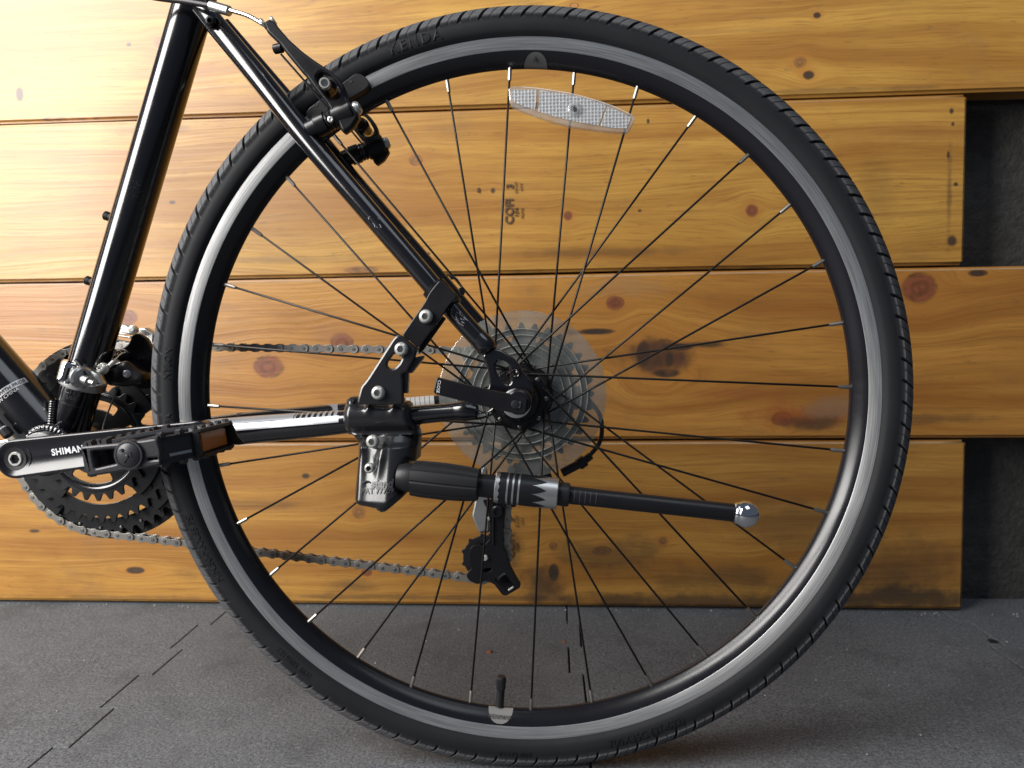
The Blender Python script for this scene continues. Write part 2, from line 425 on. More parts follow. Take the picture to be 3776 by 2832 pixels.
def sweep(pts, rad, seg=16, cap=True, sm=8, squash=1.0):
    """round tube through pts; rad a number or one per point"""
    rr = rad if isinstance(rad, (list, tuple)) else [rad] * len(pts)
    path = smooth_path([(*p, ) for p in pts], sm)
    rads = [v.x for v in smooth_path([(r, 0, 0) for r in rr], sm)] if len(pts) > 2 else rr
    V, F = [], []
    t0 = (path[1] - path[0]).normalized()
    u, v, _ = frame_of(t0)
    for i, p in enumerate(path):
        t = (path[min(i + 1, len(path) - 1)] - path[max(i - 1, 0)]).normalized()
        u = (u - t * u.dot(t)).normalized(); v = t.cross(u).normalized()
        for k in range(seg):
            a = 2 * PI * k / seg
            V.append(p + (u * math.cos(a) + v * math.sin(a) * squash) * rads[i])
        if i:
            o = (i - 1) * seg
            F += [(o + k, o + (k + 1) % seg, o + seg + (k + 1) % seg, o + seg + k) for k in range(seg)]
    if cap:
        F.append(tuple(range(seg - 1, -1, -1))); o = (len(path) - 1) * seg
        F.append(tuple(o + k for k in range(seg)))
    return V, F
def box(c, ax, ay, az, bev=0.0):
    """box from centre and three half-axis vectors"""
    c, ax, ay, az = Vector(c), Vector(ax), Vector(ay), Vector(az)
    bm = bmesh.new()
    bmesh.ops.create_cube(bm, size=2)
    for v in bm.verts: v.co = c + ax * v.co.x + ay * v.co.y + az * v.co.z
    if bev: bmesh.ops.bevel(bm, geom=bm.edges[:], offset=bev, segments=2, affect='EDGES', clamp_overlap=True)
    bmesh.ops.recalc_face_normals(bm, faces=bm.faces[:])
    bm.verts.index_update()
    r = [v.co.copy() for v in bm.verts], [tuple(v.index for v in f.verts) for f in bm.faces]
    bm.free()
    return r
def curve_geo(cu):
    o = bpy.data.objects.new('tmp', cu)
    COL.objects.link(o)
    me = o.to_mesh()
    V = [v.co.copy() for v in me.vertices]; F = [tuple(p.vertices) for p in me.polygons]
    o.to_mesh_clear()
    bpy.data.objects.remove(o); bpy.data.curves.remove(cu)
    return V, F
def plate2d(loops, half, bev=0.0):
    cu = bpy.data.curves.new('tmp', 'CURVE')
    cu.dimensions = '2D'; cu.fill_mode = 'BOTH'; cu.extrude = max(half - bev, 1e-5); cu.bevel_depth = bev; cu.bevel_resolution = 1; cu.offset = -bev
    for lp in loops:
        s = cu.splines.new('POLY'); s.points.add(len(lp) - 1); s.use_cyclic_u = True
        for p, q in zip(s.points, lp): p.co = (q[0], q[1], 0, 1)
    return curve_geo(cu)
def plate(loops, y0, y1, bev=0.0005):
    """flat plate in the plane y=const from loops of (x, z); front face at y0 (towards the camera)"""
    V, F = plate2d(loops, abs(y1 - y0) / 2, bev)
    return [Vector((v.x, (y0 + y1) / 2 - v.z, v.y)) for v in V], F
def plate_px(pts, y0, y1, holes=(), bev=0.0005, at=None):
    """outline in photo pixels read at depth y0 (or at)"""
    ya = y0 if at is None else at
    lp = [[(q.x, q.z) for q in (P(a, c, ya) for a, c in L)] for L in [pts] + list(holes)]
    return plate(lp, y0, y1, bev)
def rounded(pts, r_, k=4):
    """round the corners of a closed 2-D outline"""
    out = []; N = len(pts)
    for i in range(N):
        a, b_, c = Vector(pts[i - 1]), Vector(pts[i]), Vector(pts[(i + 1) % N])
        d1, d2 = a - b_, c - b_
        rr = min(r_, d1.length * 0.45, d2.length * 0.45)
        s, e = b_ + d1.normalized() * rr, b_ + d2.normalized() * rr
        for j in range(k + 1):
            t = j / k
            q = s * (1 - t) ** 2 + b_ * 2 * t * (1 - t) + e * t * t
            out.append((q.x, q.y))
    return out
def circ(cx, cz, r_, k=24, a0=0.0):
    return [(cx + r_ * math.cos(a0 + 2 * PI * i / k), cz + r_ * math.sin(a0 + 2 * PI * i / k)) for i in range(k)]
def text2d(s, size, half=0.0001, bold=0.0, shear=0.0, space=1.0, align='CENTER'):
    cu = bpy.data.curves.new('tmp', 'FONT')
    cu.body = s; cu.size = size; cu.extrude = half; cu.offset = bold; cu.shear = shear; cu.space_character = space
    cu.align_x = align; cu.align_y = 'CENTER'; cu.resolution_u = 4
    return curve_geo(cu)
def text_at(s, size, c, ang, y, half=0.00012, **k):
    """lettering lying in the plane y, centred on c=(x,z), turned by ang"""
    V, F = text2d(s, size, half, **k)
    ca, sa = math.cos(ang), math.sin(ang)
    return [Vector((c[0] + v.x * ca - v.y * sa, y - v.z, c[1] + v.x * sa + v.y * ca)) for v in V], F
def gear(T, depth=0.0036, w=0.34, pitch=0.0127):
    pr = pitch / 2 / math.sin(PI / T); pts = []
    for i in range(T):
        a = 2 * PI * i / T; s = 2 * PI / T
        for (f, rr) in ((-0.5, -0.0036), (-0.36, -0.0030), (-0.26, -0.0008), (-0.17, depth * 0.55), (-0.09, depth), (0.09, depth), (0.17, depth * 0.55), (0.26, -0.0008), (0.36, -0.0030)):
            pts.append(((pr + rr) * math.cos(a + f * s), (pr + rr) * math.sin(a + f * s)))
    return pts
def arc_window(r0, r1, a0, a1, k=8, rnd=0.002):
    pts = [(r1 * math.cos(a0 + (a1 - a0) * i / k), r1 * math.sin(a0 + (a1 - a0) * i / k)) for i in range(k + 1)]
    pts += [(r0 * math.cos(a1 + (a0 - a1) * i / k), r0 * math.sin(a1 + (a0 - a1) * i / k)) for i in range(k + 1)]
    return pts
def shift(lp, cx, cz): return [(a + cx, c + cz) for a, c in lp]
def socket_bolt(c, d, r_, h, parent, name='bolt', mat='steel', hexr=None):
    """button-head bolt with a hex socket; c on the seat, d outward"""
    hexr = hexr or r_ * 0.46
    c = Vector(c); d = Vector(d).normalized()
    u, v, _ = frame_of(d); V, F = [], []
    seg = 24
    prof = [(r_ * 0.98, 0), (r_, h * 0.25), (r_ * 0.93, h * 0.6), (r_ * 0.78, h * 0.88), (r_ * 0.6, h)]
    rings = []
    for (rr, hh) in prof:
        rings.append([len(V) + i for i in range(seg)])
        V += [c + d * hh + (u * math.cos(2 * PI * i / seg) + v * math.sin(2 * PI * i / seg)) * rr for i in range(seg)]
    def hx(i, rr): 
        a = 2 * PI * i / seg; t = (a % (PI / 3)) - PI / 6
        return rr * math.cos(PI / 6) / math.cos(t)
    for hh in (h, h * 0.15):
        rings.append([len(V) + i for i in range(seg)])
        V += [c + d * hh + (u * math.cos(2 * PI * i / seg) + v * math.sin(2 * PI * i / seg)) * hx(i, hexr) for i in range(seg)]
    for a, b_ in zip(rings, rings[1:]):
        F += [(a[i], a[(i + 1) % seg], b_[(i + 1) % seg], b_[i]) for i in range(seg)]
    F.append(tuple(rings[-1])); F.append(tuple(reversed(rings[0])))
    return mesh(name, V, F, mat, parent, 35)
def tag(o, label=None, category=None, kind=None, group=None):
    for k, v in (('label', label), ('category', category), ('kind', kind), ('group', group)):
        if v: o[k] = v
    return o

# ================================================================== setting
# floor: dark slab with interlocking rubber tiles
floor = mesh('floor', [(-4, -3, -0.0105), (4, -3, -0.0105), (4, 2, -0.0105), (-4, 2, -0.0105)], [(0, 1, 2, 3)], 'backing', None, 0)
tag(floor, 'dark ground under grey interlocking rubber mat tiles', kind='structure')
def seam(x0, skew=0.0, ph=0):
    """toothed seam between two mats, from the wall towards the camera"""
    pts = []; y = 0.46; k = ph; o = 0.0085
    rs = random.Random(int(x0 * 1000))
    while y > -1.2:
        s = o if k % 2 else -o
        y2 = y - 0.078 + rs.uniform(-0.003, 0.003)
        pts += [(x0 + s + skew * (0.2 - y) + rs.uniform(-.0008, .0008), y), (x0 + s + skew * (0.2 - y2) + rs.uniform(-.0008, .0008), y2)]
        y = y2; k += 1
    return pts
seams = [(-1.53, 0), (-1.0, 0), (-0.4655, 0.028), (0.0535, 0.0), (0.594, 0.0), (1.13, 0), (1.66, 0)]
seams = [seam(x, sk, (1 if i == 2 else 0) if i != 3 else 0) for i, (x, sk) in enumerate(seams)]
# put the tooth steps where the photograph shows them
for sm_, y0 in ((seams[2], 0.325), (seams[3], 0.342), (seams[4], 0.368)):
    off = y0 - sm_[1][1]
    for i in range(1, len(sm_)): sm_[i] = (sm_[i][0], sm_[i][1] + off)
GAP = 0.0011
for i in range(len(seams) - 1):
    L = [(x + GAP, y - 0.0006) for x, y in seams[i]]; Rr = [(x - GAP, y + 0.0006) for x, y in seams[i + 1]]
    lp = L + Rr[::-1]
    V, F = plate2d([lp], 0.005, 0.0012)
    V = [Vector((v.x, v.y, v.z - 0.005 - (0.0004 if i % 2 else 0))) for v in V]
    t = mesh('mat_tile', V, F, 'mat', floor, 0)

hc = Vector((0.5945, 0.297, 0.0004))
mesh('seam_gap', [hc + Vector(q) * 0.7 for q in ((-0.007, -0.006, 0), (0.006, -0.008, 0), (0.011, 0.004, 0), (0.002, 0.013, 0), (-0.005, 0.006, 0))], [(0, 1, 2, 3, 4)], 'sticker_ink', floor, 0)
# dark board behind the planks
bk = mesh('wall', [(-1.6, 0.472, -0.01), (1.8, 0.472, -0.01), (1.8, 0.472, 1.4), (-1.6, 0.472, 1.4)], [(0, 1, 2, 3)], 'backing', None, 0)
tag(bk, 'black backing board seen past the plank ends', kind='structure')

wall = empty('plank_wall', None, (0, WALL_Y, 0))
tag(wall, 'wall of four wide varnished pine planks with knots behind the bicycle', 'wall', kind='thing')
KN = [
    [(42, 203, 9, 16, 'black'), (278, 96, 7, 6, 'dot'), (345, 92, 14, 12, 'brown'), (1765, 33, 9, 7, 'black'), (1728, 134, 14, 13, 'brown'), (1747, 162, 13, 10, 'black'), (1240, 12, 10, 6, 'pale'), (150, 255, 60, 6, 'pale')],
    [(355, 282, 26, 9, 'brown'), (372, 437, 9, 5, 'dot'), (898, 345, 15, 13, 'brown'), (780, 335, 10, 8, 'pale'), (1227, 466, 10, 11, 'red'), (925, 548, 6, 4, 'dot'), (1624, 455, 14, 14, 'red'), (1065, 412, 6, 7, 'dot'), (1400, 262, 4, 7, 'dot'), (1382, 455, 5, 4, 'dot'), (780, 605 - 22, 40, 8, 'brown'), (2055, 240, 6, 8, 'dot'), (2058, 268, 5, 6, 'dot'), (2048, 335, 4, 10, 'dot'), (2064, 398, 6, 5, 'dot'), (2056, 520, 12, 14, 'dot')],
    [(275, 686, 24, 17, 'red'), (738, 741, 26, 23, 'red'), (580, 792, 34, 25, 'red'), (1328, 655, 20, 16, 'red'), (1432, 772, 48, 40, 'red'), (1290, 716, 40, 7, 'black'), (1985, 622, 40, 34, 'red'), (2112, 590, 22, 8, 'black'), (1690, 905, 24, 16, 'red'), (1390, 764, 16, 30, 'black'), (1466, 750, 34, 8, 'black'), (1440, 806, 30, 10, 'black'), (1446, 776, 9, 16, 'black')],
    [(775, 1106, 15, 14, 'brown'), (792, 1236, 12, 9, 'red'), (660, 1028, 10, 7, 'dot'), (1196, 1236, 12, 20, 'black'), (1432, 1168, 10, 9, 'brown'), (1195, 1180, 9, 9, 'brown'), (1730, 1255, 30, 26, 'black'), (75, 1147, 14, 5, 'dot'), (437, 1143, 9, 6, 'dot'), (292, 1232, 22, 8, 'black'), (1300, 1190, 22, 10, 'brown')],
]
ST = [[(420, 262, 260, 6, 0.5), (1800, 195, 300, 6, 0.4), (700, 120, 260, 9, 0.25, (0.30, 0.15, 0.05)), (1500, 70, 300, 8, 0.3, (0.30, 0.15, 0.05))],
      [(1300, 545, 220, 12, 0.35), (640, 560, 180, 10, 0.3), (1600, 582, 360, 7, 0.6), (900, 592, 300, 7, 0.5), (330, 280, 120, 16, 0.35), (1950, 290, 200, 30, 0.3, (0.30, 0.12, 0.03)), (1900, 410, 50, 90, 0.2), (560, 470, 160, 8, 0.25, (0.28, 0.15, 0.05)), (2050, 420, 8, 110, 0.5)],
      [(1500, 745, 110, 9, 0.85), (1415, 778, 95, 56, 0.85, (0.055, 0.028, 0.016)), (1730, 895, 130, 42, 0.8, (0.30, 0.075, 0.015)), (1760, 915, 90, 22, 0.7), (1800, 880, 80, 30, 0.6, (0.26, 0.17, 0.10)), (1270, 718, 70, 7, 0.6), (2010, 905, 180, 14, 0.4), (1350, 620, 120, 30, 0.4, (0.34, 0.20, 0.10)), (720, 720, 60, 30, 0.3, (0.30, 0.15, 0.08)), (1600, 850, 160, 14, 0.5, (0.30, 0.09, 0.02))],
      [(1320, 1200, 150, 50, 0.5), (1170, 1265, 60, 45, 0.75), (1560, 1250, 200, 40, 0.5), (1880, 1240, 200, 40, 0.45), (1750, 1130, 240, 60, 0.35), (60, 1000, 260, 16, 0.3, (0.26, 0.15, 0.06)), (560, 1090, 160, 12, 0.3), (900, 1290, 500, 8, 0.5), (1880, 1292, 360, 34, 0.85), (1500, 1300, 420, 22, 0.75), (1980, 1220, 200, 70, 0.4), (240, 1290, 300, 6, 0.4), (760, 1265, 60, 20, 0.45), (500, 1240, 120, 25, 0.3), (260, 1110, 200, 10, 0.3), (1100, 1190, 40, 60, 0.6)]]  # lower-right darkening mixes grime with painted light falloff
ZR = [(0.7335, 0.978), (0.4965, 0.7305), (0.2525, 0.4935), (0.004, 0.2490)]
XR = [(-1.55, 1.75), (-1.55, 0.604), (-1.55, 1.75), (-1.55, 0.613)]
planks = []
for i in range(4):
    mat = wood('pine_plank_wood', 3.7 * i + 1.3, KN[i], ST[i], (1.0, 0.97, 0.92, 0.85)[i], (1.05, 1.03, 0.90, 0.95)[i])  # lower planks darker: board ageing plus light falloff painted into the tone
    (x0, x1), (z0, z1) = XR[i], ZR[i]
    bm = bmesh.new()
    bmesh.ops.create_cube(bm, size=1)
    for v in bm.verts:
        v.co = Vector((x0 + (v.co.x + .5) * (x1 - x0), WALL_Y + (v.co.y + .5) * 0.045, z0 + (v.co.z + .5) * (z1 - z0)))
    bmesh.ops.bevel(bm, geom=bm.edges[:], offset=0.0042, segments=3, affect='EDGES')
    bmesh.ops.subdivide_edges(bm, edges=[e for e in bm.edges if (e.verts[0].co - e.verts[1].co).length > 1.5], cuts=60)
    for v in bm.verts:
        q = mnoise.noise(Vector((v.co.x * 2.2, i * 7.1, v.co.z * 3)))
        v.co.y += 0.0012 * q; v.co.z += 0.0010 * mnoise.noise(Vector((v.co.x * 3.1, 4 + i, round(v.co.z, 1) * 9)))
    me = bpy.data.meshes.new('plank'); bm.to_mesh(me); bm.free()
    me.materials.append(mat); me.materials.append(MT['worn'])
    for p in me.polygons:
        p.use_smooth = True
        if p.normal.z > 0.25 and p.normal.y < -0.2 and i > 0: p.material_index = 1
    me.set_sharp_from_angle(angle=R(50))
    o = bpy.data.objects.new('plank', me); COL.objects.link(o); o.parent = wall
    me.transform(Matrix.Translation((0, -WALL_Y, 0)))
    planks.append(o)
# keep the wood shader in world-like coordinates: object space is offset only along y

def stamp(plank, items):
    for (s, size, px, py, bold) in items:
        c = P(px, py, WALL_Y)
        mesh('ink_stamp', *text_at(s, size, (c.x, c.z), R(90), -0.0016, half=0.0002, bold=bold), 'ink', plank, 0)
stamp(planks[1], [('COFI', 0.0165, 1101, 456.4, 0.0005), ('104', 0.0092, 1116, 459, 0.0001), ('NLMA', 0.0056, 1128.4, 460.7, 0), ('3', 0.0140, 1102, 402.5, 0.0004), ('KD-HT', 0.0054, 1115, 405, 0), ('S-P-F', 0.0054, 1126, 404, 0), ('84', 0.0062, 1034, 411, 0.0003)])
stamp(planks[3], [('3', 0.0140, 1103, 1121, 0.0004), ('KD-HT', 0.0058, 1116, 1124, 0), ('S-P-F', 0.0058, 1127, 1124, 0), ('COFI', 0.0165, 1101, 1178, 0.0005), ('104', 0.0092, 1116, 1181, 0.0001)])

# bits on the mat
def floor_pt(px, py):
    k = 3776 / 2212
    d = fw + rt * ((px * k - 1888) / FPX) + up * ((1416 - py * k) / FPX)
    return CAM + d * (-CAM.z / d.z)
def scrap(c, s, lab):
    V = [c + Vector((math.cos(a) * s * random.uniform(.7, 1.1), math.sin(a) * s * random.uniform(.7, 1.1), 0.0003)) for a in [2 * PI * i / 7 for i in range(7)]]
    V += [c + Vector((0, 0, 0.0016 + s * 0.4))]
    o = mesh('leaf_scrap', V, [(i, (i + 1) % 7, 7) for i in range(7)] + [tuple(range(6, -1, -1))], 'debris', None, 0)
    tag(o, lab, 'leaf scrap')
scrap(floor_pt(1218, 1387), 0.004, 'reddish dry leaf scrap beside the toothed mat seam')
scrap(floor_pt(1058, 1410), 0.005, 'reddish dry leaf scrap on the mat away from any seam')
V, F = [], []
rs = random.Random(4)
for i in range(110):
    x, y = rs.uniform(-0.75, 0.95), rs.uniform(-0.1, 0.39); s = rs.uniform(0.0005, 0.0016)
    k = len(V); a = rs.uniform(0, 6)
    V += [Vector((x + math.cos(a + t) * s, y + math.sin(a + t) * s, 0.0002)) for t in (0, 2.1, 4.2)] + [Vector((x, y, s * 1.2))]
    F += [(k, k + 1, k + 3), (k + 1, k + 2, k + 3), (k + 2, k, k + 3)]
for i in range(90):
    x, y = rs.uniform(-0.85, 0.75), 0.3995 - abs(rs.gauss(0, 0.006)); s = rs.uniform(0.0006, 0.0020)
    k = len(V); a = rs.uniform(0, 6)
    V += [Vector((x + math.cos(a + t) * s, y + math.sin(a + t) * s, 0.0002)) for t in (0, 2.1, 4.2)] + [Vector((x, y, s * 1.2))]
    F += [(k, k + 1, k + 3), (k + 1, k + 2, k + 3), (k + 2, k, k + 3)]
tag(mesh('grit', V, F, 'grit', None, 0), 'pale grit scattered over the rubber mats', kind='stuff')

# ================================================================== bicycle
bike = empty('bicycle', None, (0, 0, 0))
tag(bike, 'black hybrid bicycle with its rear wheel, raised kickstand and chain drive', 'bicycle')
BB = Vector((-0.4335, 0, 0.3005))

# ---------------------------------------------------------------- rear wheel
wheel = empty('rear_wheel', bike)
def ring_grid(prof_fn, nu, nv, closed_v=False):
    V = []; UV = []
    for i in range(nu + 1):
        for j in range(nv):
            v, uvw = prof_fn(i, j); V.append(v); UV.append(uvw)
    F = []
    for i in range(nu):
        for j in range(nv - (0 if closed_v else 1)):
            a = i * nv + j; b_ = i * nv + (j + 1) % nv
            F.append((a, b_, b_ + nv, a + nv))
    return V, F, UV
# tyre
AT, RC, NB = 0.0172, 0.3275, 112
ts = [-134, -126, -118, -110, -102, -94, -87, -81, -78, -72, -66.5, -65.5, -58, -50, -43, -36, -30, -24, -20, -16, -10, -5, 0]
ts = ts + [-t for t in ts[-2::-1]]
COLS = [0.0, 0.03, 0.15, 0.18, 0.36, 0.47, 0.57, 0.59, 0.64, 0.66, 0.77, 0.89]
SUB = len(COLS)
def tread(c, t):
    """height and wear of the tread at column c of a block: slanted groove, thin sipe, knurled faces"""
    at_ = abs(t); h = 0.0; kn = 0.0
    if at_ <= 67:
        h = 0.0021
        if at_ > 17:
            kn = 1.0
            if c in (1, 2): h, kn = -0.0004, 0.0
            elif c in (7, 8) and at_ > 22: h, kn = 0.0018, 0.45
        elif at_ > 6 and c in (1, 2): h = 0.0015
    elif at_ < 73: h = 0.0010 if c not in (1, 2) else 0.0
    elif at_ < 79: h = 0.0001
    return h, kn
KNU = []
def tyre_fn(i, j):
    t = ts[j]; b_, c = divmod(i, SUB)
    sl = max(0, min(56, abs(t) - 18)) / 95.0
    a = 2 * PI * (b_ + COLS[c] + sl + (0.5 if t > 0 else 0) * min(1, abs(t) / 6)) / NB
    h, kn = tread(c, t)
    KNU.append(kn)
    r_ = RC + (AT + h) * math.cos(R(t)); y = (AT + h) * math.sin(R(t))
    if abs(t) > 120: y *= 0.93
    return HUB + Vector((r_ * math.cos(a), y, r_ * math.sin(a))), (a * 0.346, R(t) * AT)
V, F, UV = ring_grid(tyre_fn, NB * SUB, len(ts))
mesh('tyre', V, F, 'rubber', wheel, 32, UV, ('knurl', KNU))
def on_tyre(s, size, ang, rad, half=0.00018, flip=False, **k):
    """raised lettering bent round the near sidewall, centred at angle ang (deg) and radius rad"""
    V, F = text2d(s, size, half, **k)
    out = []
    for v in V:
        x, z = (v.x, v.y) if not flip else (-v.x, -v.y)
        a = R(ang) - x / rad; r_ = rad + z
        c = max(-1, min(1, (r_ - RC) / AT))
        y = -AT * math.sin(math.acos(c)) - 0.00015 - (v.z + half)
        out.append(HUB + Vector((r_ * math.cos(a), y, r_ * math.sin(a))))
    mesh('raised_lettering', out, F, 'rubber', wheel, 0)
on_tyre('KENDA', 0.0125, 105.7, 0.3262, half=0.00022, bold=0.0002, space=1.25)
on_tyre('K1172-002', 0.0068, -91.5, 0.329, flip=True)
on_tyre('700X35C (37-622)', 0.0095, -70, 0.3265, half=0.0003, flip=True)
on_tyre('1219303 4631', 0.0072, -131, 0.326, flip=True)
on_tyre('NYLON', 0.0085, 174, 0.325)
on_tyre('KPA', 0.0085, 183.5, 0.325)
on_tyre('MIN.50-MAX.85 PSI', 0.0085, -155, 0.327)

# rim: black box section with machined brake tracks
def rev_y(prof, nu=256):
    acc = [0.0]
    for a, b_ in zip(prof, prof[1:]): acc.append(acc[-1] + math.hypot(a[0] - b_[0], a[1] - b_[1]))
    def fn(i, j):
        a = 2 * PI * i / nu
        return HUB + Vector((prof[j][0] * math.cos(a), prof[j][1], prof[j][0] * math.sin(a))), (a * 0.31, acc[j])
    return ring_grid(fn, nu, len(prof))
half_rim = [(0.3054, -0.0124), (0.3047, -0.0121), (0.3038, -0.0116), (0.3020, -0.0105), (0.3000, -0.0090), (0.2980, -0.0071), (0.2962, -0.0052), (0.2948, -0.0036), (0.2938, -0.0022), (0.2931, -0.0004)]
prof = half_rim + [(r_, -y) for r_, y in half_rim[::-1]]
V, F, UV = rev_y(prof)
rim = mesh('rim', V, F, 'anod', wheel, 40, UV)
for s in (-1, 1):
    V, F, UV = rev_y([(0.3050, s * 0.0122), (0.3056, s * 0.0127), (0.3164, s * 0.0127), (0.3170, s * 0.0121), (0.3172, s * 0.0100)])
    mesh('brake_track', V, F, 'track', wheel, 40, UV)
# stickers on the rim
def rim_sticker(ang, w_, mat, txt, tmat):
    pr = half_rim[2:]
    def fn(i, j):
        r_, y = pr[j]
        half_w = w_ * math.sqrt(max(0.03, 1 - ((r_ - 0.2928) / 0.0112) ** 2))
        a = R(ang) + (i / 10 - 1) * half_w / 0.3
        r_, y = pr[j]
        return HUB + Vector(((r_ - 0.0003) * math.cos(a), y - 0.0003, (r_ - 0.0003) * math.sin(a))), (0, 0)
    pr[:] = [(p[0] + (q[0] - p[0]) * k / 3, p[1] + (q[1] - p[1]) * k / 3) for p, q in zip(pr, pr[1:]) for k in range(3)]
    V, F, _ = ring_grid(fn, 20, len(pr))
    s = mesh('rim_sticker', V, F, mat, wheel, 60)
    return s
rim_sticker(86.7, 0.0105, 'sticker', None, None)
rim_sticker(-94.3, 0.0118, 'sticker_white', None, None)
def on_rim(s, size, ang, rad, flip, mat, **k):
    V, F = text2d(s, size, 0.00008, **k); out = []
    for v in V:
        x, z = (-v.x, -v.y) if flip else (v.x, v.y)
        a = R(ang) - x / rad; r_ = rad + z
        y = -0.0119 + max(0, 0.3038 - r_) * 0.62 + max(0, 0.3000 - r_) * 0.4
        out.append(HUB + Vector(((r_ - 0.0006) * math.cos(a), y - 0.0008, (r_ - 0.0006) * math.sin(a))))
    mesh('sticker_print', out, F, mat, wheel, 0)
on_rim('WEINMANN', 0.0042, -94.3, 0.2992, True, 'sticker_ink')
on_rim('\u25B3', 0.007, 86.7, 0.299, False, 'sticker_ink') if False else on_rim('A', 0.006, 86.7, 0.2985, False, 'sticker_ink')

# spokes and nipples, laced three-cross, 32 holes
A0 = 1.2
def pol(r_, deg, y): return HUB + Vector((r_ * math.cos(R(deg)), y, r_ * math.sin(R(deg))))
nip_me = None
for i in range(32):
    th = A0 + 11.25 * i
    near = i % 2 == 0
    k = i % 4
    if near: dl, yo = ((-67.5, -0.0372) if k == 0 else (67.5, -0.0318))
    else: dl, yo = ((-67.5, 0.0198) if k == 1 else (67.5, 0.0165))
    hole = pol(0.0238, th - dl, yo)
    rim_pt = pol(0.2930, th, -0.0012 if near else 0.0012)
    d = (hole - rim_pt).normalized()
    mid = rim_pt + d * 0.0105
    V, F = cyl(hole - d * 0.001, mid - d * 0.003, 0.00100, 8, 0.0001)
    if near:      # elbow into the flange
        V, F = join((V, F), cyl(hole, pol(0.0238, th - dl, -0.0345), 0.0011, 8, 0.0001))
    mesh('spoke', V, F, 'spoke', wheel, 60)
    V, F = lathe([(0, -0.002), (0.0018, -0.002), (0.0018, 0.0085), (0.0015, 0.0105), (0, 0.0105)], rim_pt, d, 8)
    mesh('spoke_nipple', V, F, 'nipple', wheel, 20)

# hub
hub_parts = [
    lathe([(0, -0.066), (0.0055, -0.066), (0.0055, -0.062), (0.0115, -0.062), (0.0120, -0.056), (0.0160, -0.054), (0.0175, -0.048), (0.0178, -0.0425), (0.0186, -0.0400), (0.0190, -0.0365), (0.0265, -0.0360), (0.0270, -0.0345), (0.0265, -0.0330), (0.0195, -0.0322), (0.0155, -0.026), (0.0145, -0.01), (0.0160, 0.010), (0.0200, 0.0165), (0.0280, 0.0168), (0.0285, 0.018), (0.0280, 0.0194), (0.017, 0.020), (0.017, 0.060), (0.006, 0.062), (0.0055, 0.068), (0, 0.068)], HUB, (0, 1, 0), 48)]
mesh('hub', *join(*hub_parts), 'satin', wheel, 30)
for i in range(16):
    th = A0 + 22.5 * i
    c = pol(0.0238, th + (0 if i % 2 else 0), -0.0361)
    out_hole = (i % 2 == 1)
    # heads-out holes show a shiny spoke head, the others an open hole with the elbow
    V, F = lathe([(0.0022, 0), (0.0021, 0.0004), (0.0014, 0.0009), (0, 0.0011)], c, (0, -1, 0), 12)
    if ((th + 67.5 - A0) / 22.5) % 2 > 0.5 and ((th + 67.5 - A0) / 22.5) % 2 < 1.5:
        mesh('spoke_head', V, F, 'pin', wheel, 60)
# serrated locknut washer behind the lever
V, F = lathe([(0.004, -0.0765), (0.0100, -0.0770), (0.0120, -0.0762), (0.0122, -0.0735), (0.004, -0.0735)], HUB, (0, 1, 0), 40)
mesh('axle_nut', V, F, 'alu', wheel, 30)
# clear spoke protector with moulded ridges
pr = [(0.0300, 0.0228)]
for rr in (0.0395, 0.0402, 0.0470, 0.0560, 0.0566, 0.0618, 0.0624): pr += [(rr - 0.0004, 0.0228), (rr, 0.0218), (rr + 0.0004, 0.0228)]
pr += [(0.0785, 0.0228), (0.0795, 0.0233), (0.0785, 0.0242), (0.0300, 0.0242)]
def fnp(i, j):
    a = 2 * PI * i / 96; return HUB + Vector((pr[j][0] * math.cos(a), pr[j][1], pr[j][0] * math.sin(a))), (0, 0)
V, F, _ = ring_grid(fnp, 96, len(pr), True)
mesh('spoke_protector', V, F, 'disc', wheel, 30)
for rr in (0.0398, 0.0470, 0.0563, 0.0621):
    mesh('disc_ridge', *lathe([(rr - 0.0006, 0.0226), (rr, 0.0210), (rr + 0.0006, 0.0226)], HUB, (0, 1, 0), 96), 'ridge', wheel, 60)
# cassette
yy = 0.0275
for k, T in enumerate((32, 26, 23, 20, 17, 15, 13)):
    g = gear(T)
    prr = 0.0127 / 2 / math.sin(PI / T)
    loops = [shift(g, 0, HUB.z), shift(circ(0, 0, 0.016, 28), 0, HUB.z)]
    if k == 0:
        for q in range(8): loops.append(shift(arc_window(0.0515, 0.0565, R(45 * q + 8), R(45 * q + 30)), 0, HUB.z))
        for q in range(6): loops.append(shift(arc_window(0.028, 0.040, R(60 * q + 8), R(60 * q + 44)), 0, HUB.z))
    if k == 1:
        for q in range(6): loops.append(shift(arc_window(0.030, 0.043, R(60 * q + 14), R(60 * q + 44)), 0, HUB.z))
    V, F = plate(loops, yy, yy + 0.0019, 0.0003)
    mesh('sprocket', V, F, 'sprocket', wheel, 30)
    yy += 0.0048

# tyre valve
vd = (HUB - pol(0.2930, -94.6, 0)).normalized()
vd = Vector((math.cos(R(-94.6)), 0, math.sin(R(-94.6)))) * -1
vb = pol(0.2925, -94.6, 0)
V, F = join(lathe([(0.0042, 0), (0.0040, 0.001), (0.0038, 0.016), (0.0034, 0.0165)], vb, vd, 20))
mesh('valve_stem', V, F, 'plastic', wheel, 30)
V, F = [], []
prof_cap = [(0.0040, 0.0160), (0.0045, 0.0168), (0.0045, 0.0265), (0.0038, 0.0285), (0, 0.0288)]
V, F = lathe(prof_cap, vb, vd, 40)
u_, v_, d_ = frame_of(vd)
for i, v in enumerate(V):
    if 40 <= i < 120 and i % 2: V[i] = v + (vb + vd * (v - vb).dot(vd) - v).normalized() * 0.0004
mesh('valve_cap', V, F, 'plastic', wheel, 15)

